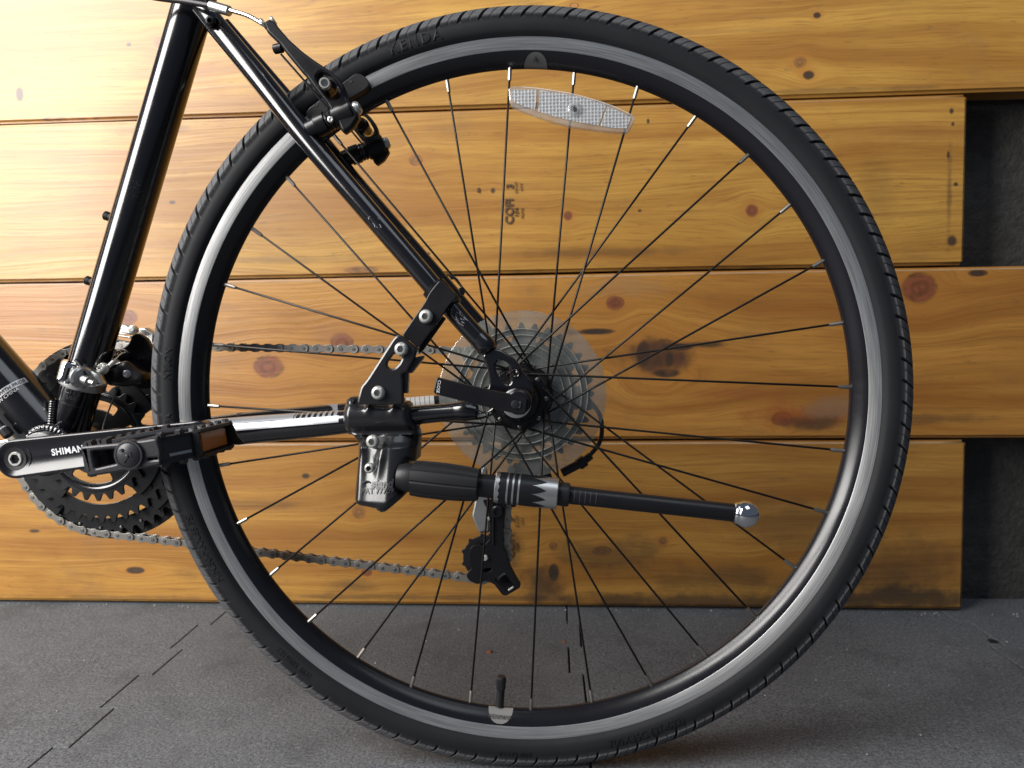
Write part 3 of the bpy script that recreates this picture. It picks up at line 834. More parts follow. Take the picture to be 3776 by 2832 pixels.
# spoke reflector: lens-shaped clear housing over two prism panels
c0 = crop(1700, 150, 2212 / 800)
outl = [(482, 490), (520, 462), (640, 462), (760, 472), (900, 490), (1080, 520), (1250, 560), (1420, 610), (1560, 660), (1700, 725), (1770, 762), (1778, 800), (1740, 880), (1700, 940), (1560, 930), (1380, 915), (1150, 880), (950, 830), (780, 775), (640, 720), (515, 665), (490, 600)]
V, F = plate_px([c0(*q) for q in outl], -0.0135, -0.0065, bev=0.0012)
refl = mesh('reflector', V, F, 'lens', wheel, 30)
def inner(pts): return [c0(*q) for q in pts]
for nm, pts, yo in (('reflector_panel', [(520, 498), (780, 500), (755, 705), (640, 668), (520, 610)], -0.0142), ('reflector_panel', [(806, 505), (1080, 545), (1290, 590), (1480, 660), (1405, 865), (1180, 830), (960, 775), (790, 720)], -0.0142), ('reflector_panel', [(1490, 672), (1620, 720), (1735, 785), (1690, 895), (1560, 892), (1425, 872)], -0.0142)):
    V, F = plate_px(inner(pts), yo, -0.0137, bev=0.0002)
    mesh(nm, V, F, 'prism', wheel, 30)
c = P(*c0(1155, 700), -0.0145)
V, F = lathe([(0.0058, 0), (0.0058, 0.0012), (0.0045, 0.0022), (0.0030, 0.0022), (0.0026, 0.0006), (0, 0.0006)], c, (0, -1, 0), 24)
mesh('reflector_boss', V, F, 'lens', wheel, 30)
V, F = box(c + Vector((0, -0.0011, 0)), (0.0009, 0, 0.0002), (0, 0.0008, 0), (-0.0003, 0, 0.0021), 0.0003)
mesh('reflector_screw', V, F, 'pin', wheel, 30)

# ---------------------------------------------------------------- frame
ax_t = P(390, 106, 0); ax_b = P(168, 867, 0)
sd = (ax_t - ax_b).normalized()                              # seat tube direction
st_top = ax_t + sd * 0.16
st_bot = ax_b + sd * ((BB.z + 0.012 - ax_b.z) / sd.z)
seat_tube = mesh('seat_tube', *sweep([st_bot, st_top], 0.0174, 40), 'paint', bike)
dd = Vector((-0.651, 0, 0.759)); db = P(40, 861, 0)
db = db + dd * ((BB.z + 0.016 - db.z) / dd.z)
down_tube = mesh('down_tube', *sweep([db, db + dd * 0.55], [0.0250, 0.0250], 40), 'paint', bike)
hd_ = Vector((-0.815, 0, 0.775)); sdh = Vector((0.31, 0, 0.95))
mesh('top_tube', *sweep([ax_t + sd * 0.075, hd_ + sdh * 0.045], 0.0170, 32), 'paint', bike)
mesh('head_tube', *sweep([hd_ - sdh * 0.075, hd_ + sdh * 0.085], 0.0190, 32), 'paint', bike)
mesh('bottom_bracket_shell', *lathe([(0.015, -0.0345), (0.0212, -0.0345), (0.0216, -0.034), (0.0216, 0.034), (0.0212, 0.0345), (0.015, 0.0345)], BB, (0, 1, 0), 40), 'paint', bike, 30)
mesh('bottom_bracket_cup', *lathe([(0.008, -0.0395), (0.0186, -0.0395), (0.0192, -0.0388), (0.0192, -0.0346)], BB, (0, 1, 0), 40), 'alu', bike, 30)
# rippled weld fillets where the tubes meet the shell and each other
pts = [BB + Vector((0.0222 * math.cos(R(150 - 128 * i / 40)), -0.0272, 0.0222 * math.sin(R(150 - 128 * i / 40)))) for i in range(41)]
mesh('weld_bead', *sweep(pts, [0.0036 + (0.0004 if i % 3 == 0 else 0) for i in range(41)], 14, sm=2), 'paint', bike, 70)
c3_ = crop(0, 1100, 1475 / 800)
pts = [P(*c3_(366 - 14 * i / 30, 690 + 165 * i / 30), -0.0135 - 0.003 * i / 30) for i in range(31)]
mesh('weld_bead', *sweep(pts, [0.0038 + (0.0004 if i % 3 == 0 else 0) for i in range(31)], 16, sm=2), 'paint', bike, 70)

def mir(pts): return [Vector((p.x, -p.y, p.z)) for p in pts]
ss = [P(438, 18, -0.018), P(476, 66, -0.026), P(573, 185, -0.038), P(700, 344, -0.0475), P(897, 574, -0.0585), P(993, 687, -0.0635), P(1048, 747, -0.0660)]
sr = [0.0092, 0.0092, 0.0094, 0.0094, 0.0086, 0.0082, 0.0080]
stay_n = mesh('seat_stay', *sweep(ss, sr, 28), 'paint', bike)
stay_f = mesh('seat_stay', *sweep(mir(ss), sr, 28), 'paint', bike)
cs = [Vector((-0.412, -0.030, 0.300)), P(380, 944, -0.031), P(537, 929, -0.036), P(685, 917, -0.048), P(830, 903, -0.057), P(935, 893.5, -0.0625), P(1000, 888, -0.0665)]
cr_ = [0.0115, 0.0122, 0.0124, 0.0110, 0.0090, 0.0078, 0.0076]
cst_n = mesh('chain_stay', *sweep(cs, cr_, 28), 'paint', bike)
cst_f = mesh('chain_stay', *sweep(mir(cs), cr_, 28), 'paint', bike)
# paint scratches on the near seat stay
def scuff(path, rad, f0, f1, ang, wdt, parent, mat='grey_print', n_=14, seed=1):
    rs = random.Random(seed); sp = smooth_path(path, 8); parts = []
    for _ in range(n_):
        f = rs.uniform(f0, f1); k = min(int(f * (len(sp) - 1)), len(sp) - 2)
        p, t = sp[k].lerp(sp[k + 1], f * (len(sp) - 1) - k), (sp[k + 1] - sp[k]).normalized()
        side = t.cross(Vector((0, -1, 0))).normalized(); a = R(ang + rs.uniform(-wdt, wdt))
        nrm = (Vector((0, -1, 0)) - t * t.dot(Vector((0, -1, 0)))).normalized() * math.cos(a) + side * math.sin(a)
        tt = (t + side * rs.uniform(-.5, .5)).normalized()
        parts.append(box(p + nrm * (rad + 0.00005), tt * rs.uniform(0.0008, 0.0026), tt.cross(nrm) * rs.uniform(0.00012, 0.0003), nrm * 0.00006))
    mesh('paint_scratch', *join(*parts), mat, parent, 0)
scuff(ss, 0.0088, 0.585, 0.605, 0, 22, stay_n, n_=12, seed=3)
scuff(ss, 0.0081, 0.775, 0.86, -5, 25, stay_n, n_=26, seed=5)

# decal bands on the chain stays
def bands(path, rads, marks, a0, a1, parent, mat):
    sp = smooth_path(path, 16); rr = [v.x for v in smooth_path([(q, 0, 0) for q in rads], 16)]
    parts = []
    def at(x):
        k = min(range(len(sp) - 1), key=lambda i: abs(sp[i].x - x))
        if sp[k].x > x and k: k -= 1
        f = (x - sp[k].x) / (sp[k + 1].x - sp[k].x)
        return sp[k].lerp(sp[k + 1], f), (sp[k + 1] - sp[k]).normalized(), rr[k] + (rr[k + 1] - rr[k]) * f
    for (xa, xb) in marks:
        V, F = [], []
        for xi in (xa, xb):
            p, t, q = at(xi)
            s = t.cross(Vector((0, -1, 0))).normalized()
            if s.z < 0: s = -s
            f_ = s.cross(t).normalized()
            if f_.y > 0: f_ = -f_
            for k in range(15):
                a = R(a0 + (a1 - a0) * k / 14)
                V.append(p + (f_ * math.cos(a) + s * math.sin(a)) * (q + 0.00018))
        for k in range(14): F.append((k, k + 1, 16 + k, 15 + k))
        parts.append((V, F))
    mesh('decal_stripe', *join(*parts), mat, parent, 60)
x0, x1 = P(645, 890, -0.048).x, P(742, 890, -0.052).x
bands(cs, cr_, [(x0 + (x1 - x0) * i / 8, x0 + (x1 - x0) * (i + 0.28 + 0.05 * i) / 8) for i in range(8)], 40, 88, cst_n, 'silver_fade')
bands(cs, cr_, [(P(440, 935, -0.034).x, x0 - 0.001)], 40, 88, cst_n, 'silver_fade')
bands(cs, cr_, [(P(440, 935, -0.034).x, P(600, 920, -0.04).x), (P(600, 920, -0.04).x, P(690, 910, -0.047).x), (P(690, 910, -0.047).x, x1)], 6, 40, cst_n, 'silver_fade')
xf0, xf1 = P(878, 862, 0.055).x, P(940, 860, 0.06).x
bands(mir(cs), cr_, [(xf0 + (xf1 - xf0) * i / 6, xf0 + (xf1 - xf0) * (i + 0.9) / 6) for i in range(6)], -20, 88, cst_f, 'decal')
xf0, xf1 = P(520, 890, 0.035).x, P(735, 880, 0.05).x
bands(mir(cs), cr_, [(xf0, xf1)], 20, 88, cst_f, 'grey_print')

# dropouts
q4 = crop(1550, 1300, 5.53)
outl = [(1250, 60), (1330, 240), (1390, 420), (1402, 560), (1385, 700), (1330, 800), (1180, 900), (980, 960), (880, 1040), (862, 1150), (880, 1300), (980, 1385), (1200, 1378), (1420, 1312), (1600, 1215), (1760, 1170), (1900, 1230), (2060, 1215), (2190, 1110), (2260, 980), (2293, 800), (2266, 640), (2213, 515), (2106, 420), (2026, 257), (1933, 137), (1800, 40), (1640, -60), (1500, -90), (1380, -40)]
h1 = [(1535, 230), (1580, 165), (1650, 148), (1740, 185), (1815, 262), (1822, 420), (1845, 600), (1800, 668), (1700, 610), (1590, 490), (1535, 360)]
h2 = [(1110, 1000), (1130, 1110), (1200, 1205), (1290, 1212), (1400, 1170), (1500, 1090), (1400, 980), (1250, 950)]
h3 = [(1940 + 62 * math.cos(a), 420 + 62 * math.sin(a)) for a in [2 * PI * i / 16 for i in range(16)]]
YD = -0.0705
loops = [[(p.x, p.z) for p in (P(*q4(*q), YD) for q in L)] for L in (rounded(outl, 60, 2), rounded(h1, 40, 2), rounded(h2, 40, 2), h3)]
drop = mesh('dropout', *plate(loops, YD, YD + 0.0065, 0.0016), 'paint', bike, 50)
mesh('dropout', *plate(loops, -YD - 0.0065, -YD, 0.0012), 'paint', bike, 50)
e = P(*q4(1940, 420), YD)
mesh('eyelet', *lathe([(0.0026, 0.003), (0.0026, -0.0010), (0.0031, -0.0014), (0.0037, -0.0008), (0.0038, 0.003)], e, (0, 1, 0), 24), 'paint', drop, 30)
# sockets where the stays meet the dropout
mesh('stay_socket', *sweep([P(1030, 727, -0.0650), P(1049, 748, -0.0660), P(1058, 760, -0.0668)], [0.0080, 0.0088, 0.0060], 24), 'paint', drop)
mesh('stay_socket', *sweep([P(985, 889, -0.0655), P(1008, 888, -0.0668), P(1030, 890, -0.068)], [0.0080, 0.0086, 0.0060], 24), 'paint', drop)
# bolts on the frame
for (px, py) in ((232, 467), (190, 606)):
    c = P(px, py, 0); q = ax_b + sd * (c - ax_b).dot(sd); d = (c - q).normalized()
    mesh('bottle_cage_bolt', *lathe([(0.0055, 0.016), (0.0055, 0.0182), (0.0038, 0.0184), (0.0038, 0.0205), (0.0042, 0.0208), (0.0044, 0.0243), (0.0038, 0.0250), (0.0022, 0.0250), (0.0022, 0.0235), (0, 0.0235)], q, d, 20), 'satin', bike, 30)
c = P(462, 50, -0.036)
mesh('rack_boss', *lathe([(0.0058, 0.006), (0.0056, 0), (0.0050, -0.001), (0.0042, -0.0012)], c, (-0.25, 1, 0.15), 20), 'paint', bike, 30)
socket_bolt(P(456, 47, -0.0375), (0.1, -1, -0.1), 0.0046, 0.004, bike, 'rack_bolt', 'satin', 0.0022)
mesh('seat_stay_bridge', *sweep([P(610, 235, -0.03), P(612, 238, 0.03)], 0.006, 16), 'paint', bike)
# stickers on the tubes: text bent on the tube
def on_tube(s, size, c, t, rad, roll, along, mat, parent, name='frame_print', half=0.00006, **k):
    """lettering wrapped on a tube; c on the axis, t along the tube, baseline along t (along=True) or round it"""
    V, F = text2d(s, size, half, **k); t = Vector(t).normalized(); out = []
    f_ = (Vector((0, -1, 0)) - t * t.dot(Vector((0, -1, 0)))).normalized(); sd_ = f_.cross(t).normalized()
    if sd_.x < 0: sd_ = -sd_
    for v in V:
        a = R(roll) + v.x / rad
        out.append(Vector(c) + t * v.y + (f_ * math.cos(a) + sd_ * math.sin(a)) * (rad + 0.0001 + v.z + half))
    return mesh(name, out, F, mat, parent, 0)
c = db + dd * 0.043
lab = []
on_tube('DESIGNED WITH PRIDE', 0.0046, c + dd * 0.0022, dd, 0.0250, 10, False, 'sticker_ink', down_tube, shear=0.2, half=0.0002)
on_tube('BUILT IN CHINA', 0.0046, c - dd * 0.0030, dd, 0.0250, 6, False, 'silver_print', down_tube, shear=0.2, half=0.0002)
V, F = [], []
f_ = (Vector((0, -1, 0)) - dd * dd.dot(Vector((0, -1, 0)))).normalized(); s_ = f_.cross(dd).normalized()
if s_.x < 0: s_ = -s_
for h in (-0.0004, 0.0050):
    for k in range(20):
        a = R(-52 + 122 * k / 19)
        V.append(c + dd * h + (f_ * math.cos(a) + s_ * math.sin(a)) * 0.02508)
F = [(k, k + 1, 21 + k, 20 + k) for k in range(19)]
mesh('frame_sticker', V, F, 'silver_print', down_tube, 60)
for (s, sz, px, py) in (('ISO 4210', 0.0048, 176, 840), ('CITY', 0.0072, 173, 853), ('USA', 0.0048, 168, 865), ('ALUMINUM ALLOY', 0.0026, 170, 882)):
    p = P(px, py, -0.0174); q = ax_b + sd * (p - ax_b).dot(sd)
    on_tube(s, sz, q, sd, 0.0174, 12, False, 'dim_print_glint', seat_tube)

# ---------------------------------------------------------------- quick release
qr = empty('quick_release', bike)
lev = [(335, 512), (370, 512), (1100, 690), (1800, 838), (2150, 930), (2185, 960), (2150, 1230), (2120, 1262), (2060, 1272), (1770, 1212), (1640, 1180), (1050, 1040), (300, 852), (262, 800), (312, 560)]
YL = -0.0985
mesh('lever', *plate_px(rounded([q4(*q) for q in lev], 5, 2), YL, YL + 0.0048, bev=0.0009), 'satin', qr, 35)
c = P(*q4(2010, 1030), -0.09)
mesh('cam_housing', *lathe([(0, -0.0215), (0.0085, -0.0215), (0.0098, -0.0205), (0.0100, -0.013), (0.0086, -0.010), (0.0100, -0.0060), (0.0100, -0.0010), (0.0095, 0)], Vector((c.x, -0.0755, c.z + 0.001)), (0, 1, 0), 36), 'satin', qr, 30)
mesh('skewer_nut', *lathe([(0.0032, 0), (0.0034, -0.0012), (0.0022, -0.0016), (0, -0.0014)], P(*q4(1940, 1055), YL), (0, 1, 0), 20), 'plastic', qr, 30)
mesh('cam_window', *box(P(*q4(2015, 1065), YL) + Vector((0, -0.0003, 0)), (0.0011, 0, 0.00015), (0, 0.0004, 0), (0.0003, 0, 0.0026), 0.0003), 'alu', qr, 30)
c = P(*q4(372, 695), YL)
mesh('lever_lettering', *text_at('CLOSE', 0.0034, (c.x, c.z), R(-99), YL - 0.0002), 'white', qr, 0)

# ---------------------------------------------------------------- kickstand
ks = empty('kickstand', bike)
k1 = crop(1250, 1400, 1161 / 350); k2 = crop(1350, 950, 1327 / 400)
# pressed plate bolted to the chain stay: upper arm
YK = -0.0800
arm = [k2(*q) for q in ((330, 985), (385, 940), (440, 950), (610, 1100), (620, 1130), (600, 1220), (500, 1400), (440, 1420), (452, 1500), (455, 1600))] + [k1(*q) for q in ((790, 300), (700, 310), (215, 310), (225, 230), (265, 80))] + [k2(*q) for q in ((0, 1500),)]
slot = [k2(*q) for q in ((345, 1165), (440, 1210), (410, 1290), (340, 1355), (290, 1360), (255, 1320), (262, 1280))]
mesh('stand_arm', *plate_px(rounded(arm, 6, 2), YK, YK + 0.0046, [rounded(slot, 6, 2)], bev=0.0018), 'cast', ks, 40)
mesh('arm_flange', *plate_px([k2(*q) for q in ((430, 1410), (600, 1215), (690, 1200), (695, 1230), (550, 1415), (510, 1410), (500, 1660), (450, 1660))], YK + 0.0035, YK + 0.013, bev=0.001), 'cast', ks, 40)
# strap from the arm round the seat stay
YS = -0.0775
strap = [k2(*q) for q in ((440, 945), (720, 540), (760, 450), (830, 355), (905, 268), (1120, 470), (1000, 600), (935, 710), (640, 1110))]
mesh('stay_strap', *plate_px(rounded(strap, 5, 2), YS, YS + 0.0025, bev=0.0007), 'satin', ks, 40)
pa, pb = P(*k2(880, 330), -0.066), P(*k2(1060, 545), -0.066)
ds = (ss[5] - ss[4]).normalized()
cm = (P(*k2(985, 420), -0.0665))
q = ss[4] + ds * (cm - ss[4]).dot(ds)
V, F = [], []
s_ = ds.cross(Vector((0, -1, 0))).normalized()
if s_.x < 0: s_ = -s_
f_ = Vector((0, -1, 0)); f_ = (f_ - ds * f_.dot(ds)).normalized()
for rr in (0.0110, 0.0090):
    for h in (-0.0115, 0.0115):
        for k in range(25):
            a = R(-75 + 230 * k / 24)
            V.append(q + ds * h + (f_ * math.cos(a) + s_ * math.sin(a)) * rr)
n_ = 25
for k in range(24):
    F += [(k, k + 1, n_ + k + 1, n_ + k), (2 * n_ + k, 3 * n_ + k, 3 * n_ + k + 1, 2 * n_ + k + 1), (k, 2 * n_ + k, 2 * n_ + k + 1, k + 1), (n_ + k, n_ + k + 1, 3 * n_ + k + 1, 3 * n_ + k)]
F += [(0, n_, 3 * n_, 2 * n_), (n_ - 1, 3 * n_ - 1, 4 * n_ - 1, 2 * n_ - 1)]
mesh('stay_collar', V, F, 'satin', ks, 35)
mesh('collar_hook', *plate_px([k2(*q) for q in ((1000, 215), (1060, 212), (1110, 250), (1215, 400), (1195, 455), (1150, 460), (1130, 375), (1165, 355), (1120, 290), (1075, 262), (1040, 268))], -0.058, -0.055, bev=0.0006), 'satin', ks, 40)
mesh('back_strap', *plate_px([k2(*q) for q in ((640, 1110), (935, 715), (975, 745), (700, 1130), (640, 1180))], YS + 0.006, YS + 0.009, bev=0.0006), 'satin', ks, 40)

# cast clamp round the chain stay with the body below, shaped as one height field
def hf(outline, fn, y_back, name, mat, parent, nx=96, nz=120, at=-0.085):
    """solid with front relief y=fn(u,v) inside an outline given in photo pixels"""
    pts = [P(a, c, at) for a, c in outline]
    poly = [(p.x, p.z) for p in pts]
    bm = bmesh.new()
    vs = [bm.verts.new((x, 0, z)) for x, z in poly]
    f = bm.faces.new(vs)
    xs = [p[0] for p in poly]; zs = [p[1] for p in poly]
    for i in range(1, nx): bmesh.ops.bisect_plane(bm, geom=bm.verts[:] + bm.edges[:] + bm.faces[:], plane_co=(min(xs) + (max(xs) - min(xs)) * i / nx, 0, 0), plane_no=(1, 0, 0))
    for i in range(1, nz): bmesh.ops.bisect_plane(bm, geom=bm.verts[:] + bm.edges[:] + bm.faces[:], plane_co=(0, 0, min(zs) + (max(zs) - min(zs)) * i / nz), plane_no=(0, 0, 1))
    bmesh.ops.triangulate(bm, faces=[f for f in bm.faces if len(f.verts) > 4])
    # distance to the outline rolls the rim back
    def dist(x, z):
        m_ = 9
        for (a, b_) in zip(poly, poly[1:] + poly[:1]):
            dx, dz = b_[0] - a[0], b_[1] - a[1]; L = dx * dx + dz * dz
            t = 0 if L < 1e-14 else max(0, min(1, ((x - a[0]) * dx + (z - a[1]) * dz) / L))
            m_ = min(m_, math.hypot(x - a[0] - t * dx, z - a[1] - t * dz))
        return m_
    ed = bmesh.ops.extrude_face_region(bm, geom=bm.faces[:])
    back = [g for g in ed['geom'] if isinstance(g, bmesh.types.BMVert)]
    bs = set(back)
    for v in bm.verts:
        if v in bs: v.co.y = y_back
        else:
            d = dist(v.co.x, v.co.z)
            roll = 0.0052 * (1 - min(1, d / 0.0062)) ** 2
            v.co.y = fn(v.co.x, v.co.z) + roll
    bmesh.ops.recalc_face_normals(bm, faces=bm.faces[:])
    me = bpy.data.meshes.new(name); bm.to_mesh(me); bm.free()
    me.materials.append(MT[mat])
    for p in me.polygons: p.use_smooth = True
    me.set_sharp_from_angle(angle=R(60))
    o = bpy.data.objects.new(name, me); COL.objects.link(o); o.parent = parent
    return o
body = [k1(*q) for q in ((0, 300), (15, 260), (55, 237), (110, 240), (145, 265), (150, 300), (180, 318), (260, 312), (275, 262), (310, 236), (350, 250), (372, 300), (400, 306), (580, 306), (595, 250), (622, 215), (660, 235), (685, 292), (760, 298), (800, 330), (825, 450), (860, 560), (905, 660), (920, 740), (905, 1020), (870, 1010), (840, 1010), (800, 1100), (778, 1200), (800, 1290), (822, 1350), (815, 1400), (700, 1500), (600, 1580), (545, 1597), (500, 1570), (485, 1545), (250, 1505), (190, 1470), (175, 1380), (175, 1000), (165, 880), (140, 790), (95, 720), (45, 690), (0, 640), (-12, 560), (-10, 400))]
cy0 = P(*k1(400, 480), -0.085)
stay_z = P(*k1(400, 520), -0.052).z
def gx(p): return P(*k1(*p), -0.085)
c_b1, c_b2 = gx((430, 300)), gx((310, 290))
def relief(x, z):
    q = (z - cy0.z)
    y = -0.0700
    # half-tube over the stay
    h = 0.0165
    if abs(q) < h: y = min(y, -0.0560 - math.sqrt(h * h - q * q) * 1.15)
    # lower box
    zl = gx((400, 720)).z; zb = gx((400, 1500)).z
    if z < zl + 0.004:
        t = max(0, min(1, (zl + 0.004 - z) / 0.012))
        xl, xr = gx((200, 1000)).x, gx((790, 1000)).x
        f = (x - xl) / (xr - xl)
        bulge = 0.0105 * t
        yb = -0.0765 - bulge
        # two raised ribs running down from the clamp and a pocket between them
        r1 = math.exp(-((f - 0.60 + 0.10 * max(0, (zl - z) / 0.03)) / 0.085) ** 2) * 0.0032 * max(0, 1 - abs((z - gx((400, 960)).z)) / 0.017)
        r0 = math.exp(-((f - 0.08) / 0.10) ** 2) * 0.0022
        pk = -0.0022 * math.exp(-((f - 0.30) / 0.2) ** 2 - ((z - gx((400, 1020)).z) / 0.010) ** 2)
        ed = 0.0065 * max(0, (f - 0.72) / 0.28) ** 1.5
        lo = 0.006 * max(0, (gx((400, 1440)).z - z) / 0.008) ** 1.4
        yb = yb - r1 - r0 - pk + ed + lo - 0.42 * max(0, zl - 0.004 - z) + 0.24 * (xr - x - 0.004) + 0.0065 * max(0, (0.22 - f) / 0.22) ** 2
        y = min(y, yb) if t > 0.2 else min(y, -0.0735 - bulge)
    for kx in (310, 622):
        c = gx((kx, 300)); dd_ = ((x - c.x) / 0.0032) ** 2 + ((z - c.z) / 0.0062) ** 2
        y -= 0.0042 * math.exp(-dd_)
    c = gx((262, 790)); y -= 0.003 * math.exp(-(((x - c.x) / 0.0028) ** 2 + ((z - c.z) / 0.006) ** 2))
    return y
stand_body = hf(body, relief, -0.050, 'stand_body', 'cast', ks)
for (p, yb, rr) in (((485, 160), YK, 0.0058), ((418, 755), -0.0855, 0.0056), ((383, 1080), -0.0862, 0.0046)):
    c = P(*k1(*p), yb)
    socket_bolt(c, (-0.06, -1, 0.02), rr, 0.0045, ks, 'bolt', 'steel', rr * 0.5)
for (p, yb) in (((735, 722), YS), ((435, 1120), YK)):
    c = P(*k2(*p), yb)
    socket_bolt(c, (-0.06, -1, 0.02), 0.0058, 0.0045, ks, 'bolt', 'steel', 0.0029)
def cast_text(s, size, c, ang, **k):
    V, F = text_at(s, size, c, ang, 0.0, half=0.0004, **k)
    y0 = relief(*c)
    mesh('cast_lettering', [Vector((v.x, relief(v.x, v.z) - 0.0004 + v.y, v.z)) for v in V], F, 'dim_print_glint', ks, 0)  # raised letters coloured paler to stand for highlights on their edges
c = P(*k1(540, 1262), -0.0930); cast_text('stand', 0.0084, (c.x, c.z), R(2), bold=0.00035, shear=0.15)
c = P(*k1(492, 1345), -0.0925); cast_text('PAT 77709', 0.0060, (c.x, c.z), R(3), bold=0.0001)
c = P(*k1(345, 1272), -0.0925); mesh('cast_emblem', *plate([[(c.x + 0.0042 * math.cos(a), c.z + 0.0028 * math.sin(a)) for a in [2 * PI * i / 20 for i in range(20)]], [(c.x + 0.0010 + 0.0024 * math.cos(a), c.z + 0.0015 * math.sin(a)) for a in [2 * PI * i / 14 for i in range(14)]]], relief(c.x, c.z) - 0.0008, relief(c.x, c.z) + 0.001, 0.0003), 'dim_print_glint', ks, 0)

# leg, lying back along its length
LA, LB = P(868, 1030, -0.094), P(1608, 1110, -0.100)
ld = (LB - LA).normalized()
def along(px, py):
    p = P(px, py, -0.097); return (p - LA).dot(ld)
u_, v_, _ = frame_of(ld)
def leg_lathe(name, prof, mat, seg=32, flute=None, sharp=30):
    V, F = lathe(prof, LA, ld, seg)
    if flute:
        for i, v in enumerate(V):
            ax_ = LA + ld * (v - LA).dot(ld)
            if (v - ax_).length > 1e-5:
                k = i % seg
                if k % (seg // flute) == 0: V[i] = ax_ + (v - ax_) * 0.945
    return mesh(name, V, F, mat, ks, sharp)
s1, s2, s3, s4, s5, s6 = along(905, 1033), along(1035, 1047), along(1070, 1055), along(1205, 1068), along(1228, 1072), along(1585, 1107)
leg_lathe('pivot_collar', [(0.0095, -0.003), (0.0112, 0.002), (0.0115, s1 - 0.006), (0.0108, s1 + 0.004)], 'plastic')
leg_lathe('grip_sleeve', [(0.0105, s1 - 0.006), (0.0140, s1 - 0.0055), (0.0146, s1 + 0.002), (0.0148, s1 + 0.02), (0.0140, s2 - 0.012), (0.0128, s2 - 0.001), (0.0120, s2), (0.009, s2)], 'plastic', 72, 9, 22)
leg_lathe('upper_leg', [(0.009, s2 - 0.004), (0.0092, s2), (0.0092, s3), (0.0088, s3)], 'satin')
# sleeve: black printed over bare aluminium, jagged flames at the end
SR = 0.0123
leg_lathe('leg_tube', [(0.009, s3), (SR - 0.0006, s3), (SR, s3 + 0.0006), (SR, s4 - 0.0006), (SR - 0.0006, s4), (0.0070, s4)], 'alu', 48)
def wrap_band(bnd, mat, name='leg_print', rad=SR + 0.00012, seg=220):
    """printed band round the leg between two edge functions of angle"""
    V, F = [], []
    for k in range(seg + 1):
        a = 2 * PI * k / seg; o_ = (u_ * math.cos(a) + v_ * math.sin(a)) * rad
        V += [LA + ld * bnd[0](a) + o_, LA + ld * bnd[1](a) + o_]
    F = [(2 * k, 2 * k + 1, 2 * k + 3, 2 * k + 2) for k in range(seg)]
    mesh(name, V, F, mat, ks, 60)
L_ = s4 - s3
def scal(a): return s3 + L_ * 0.055 + 0.0011 * abs(math.sin(a * 7))
def k_(f): return lambda a: s3 + L_ * f
edges = [scal, k_(0.185), k_(0.215), k_(0.275), k_(0.305), k_(0.365), k_(0.395), lambda a: s3 + L_ * (0.58 + 0.24 * (1 - abs(2 * ((a * 11 / (2 * PI)) % 1.0) - 1)) ** 0.65)]
for i in range(0, 8, 2): wrap_band((edges[i], edges[i + 1]), 'satin')
leg_lathe('leg_stop', [(0.006, s4 - 0.001), (0.0092, s4), (0.0094, s4 + 0.0075), (0.0088, s4 + 0.009), (0.006, s4 + 0.0095)], 'plastic')
leg_lathe('lower_leg', [(0.0058, s4), (0.0070, s4 + 0.009), (0.0070, s6 - 0.004), (0.0070, s6), (0.005, s6)], 'satin', 28)
for k in range(5):
    h = s5 + 0.004 + 0.0042 * k
    V, F = [], []
    for i in range(7):
        a = R(-32 + 40 * i / 6) + PI
        for hh in (h, h + 0.0005): V.append(LA + ld * hh + (u_ * 0 + Vector((0, -1, 0)) * math.cos(R(-40 + 14 * i)) + ld.cross(Vector((0, -1, 0))).normalized() * -math.sin(R(-40 + 14 * i))) * 0.00712)
    F = [(2 * i, 2 * i + 1, 2 * i + 3, 2 * i + 2) for i in range(6)]
    mesh('length_mark', V, F, 'dim_print_glint', ks, 0)
bs_ = along(1608, 1110)
leg_lathe('ball_foot', [(0.0068, s6 - 0.001), (0.0080, s6), (0.0085, s6 + 0.001)] + [(0.0104 * math.sin(t), bs_ - 0.0104 * math.cos(t)) for t in [R(55 + 100 * i / 14) for i in range(15)]] + [(0.0030, bs_ + 0.0096), (0.0028, bs_ + 0.0102), (0, bs_ + 0.0102)], 'chrome', 40)

# ---------------------------------------------------------------- rim brake
br = empty('rim_brake', bike)
b5 = crop(1000, 200, 4.148)
def twin(name, V, F, mat, ang=40, far=True):
    """near part and its mirror on the far side of the rim"""
    mesh(name, V, F, mat, br, ang)
    if far: mesh(name, [Vector((v[0], -v[1], v[2])) for v in V], [tuple(reversed(f)) for f in F], mat, br, ang)
armo = [(-122, -490), (-90, -520), (-32, -550), (18, -530), (68, -460), (258, -240), (458, -60), (618, 60), (828, 200), (900, 240), (1000, 330), (1080, 440), (1120, 520), (1150, 650), (1230, 760), (1300, 880), (1335, 960), (1240, 1110), (1110, 1205), (1060, 1160), (980, 960), (900, 860), (850, 770), (760, 650), (640, 500), (520, 330), (468, 280), (388, 180), (238, 0), (118, -160), (-77, -350)]
slot = [(690, 340), (760, 262), (880, 300), (990, 430), (1060, 560), (1045, 640), (980, 685), (900, 670), (800, 560), (720, 440)]
twin('brake_arm', *plate_px(rounded([b5(*q) for q in armo], 4, 2), -0.0600, -0.0500, [rounded([b5(*q) for q in slot], 4, 2)], bev=0.0024), 'satin', 60)
pad = [(530, 900), (580, 820), (1280, 296), (1350, 292), (1460, 360), (1505, 470), (1440, 540), (1000, 800), (620, 1015), (555, 985)]
twin('brake_pad', *plate_px(rounded([b5(*q) for q in pad], 4, 2), -0.0235, -0.0135, bev=0.0007), 'plastic', 40)
for L in ((690, 775), (1217, 415)):
    twin('pad_mark', *lathe([(0.0017, 0), (0.0015, -0.0002), (0, -0.0002)], P(*b5(*L), -0.0236), (0, 1, 0), 14), 'sticker_ink', 30)
pa, pb = P(*b5(960, 640), -0.024), P(*b5(815, 435), -0.0725)
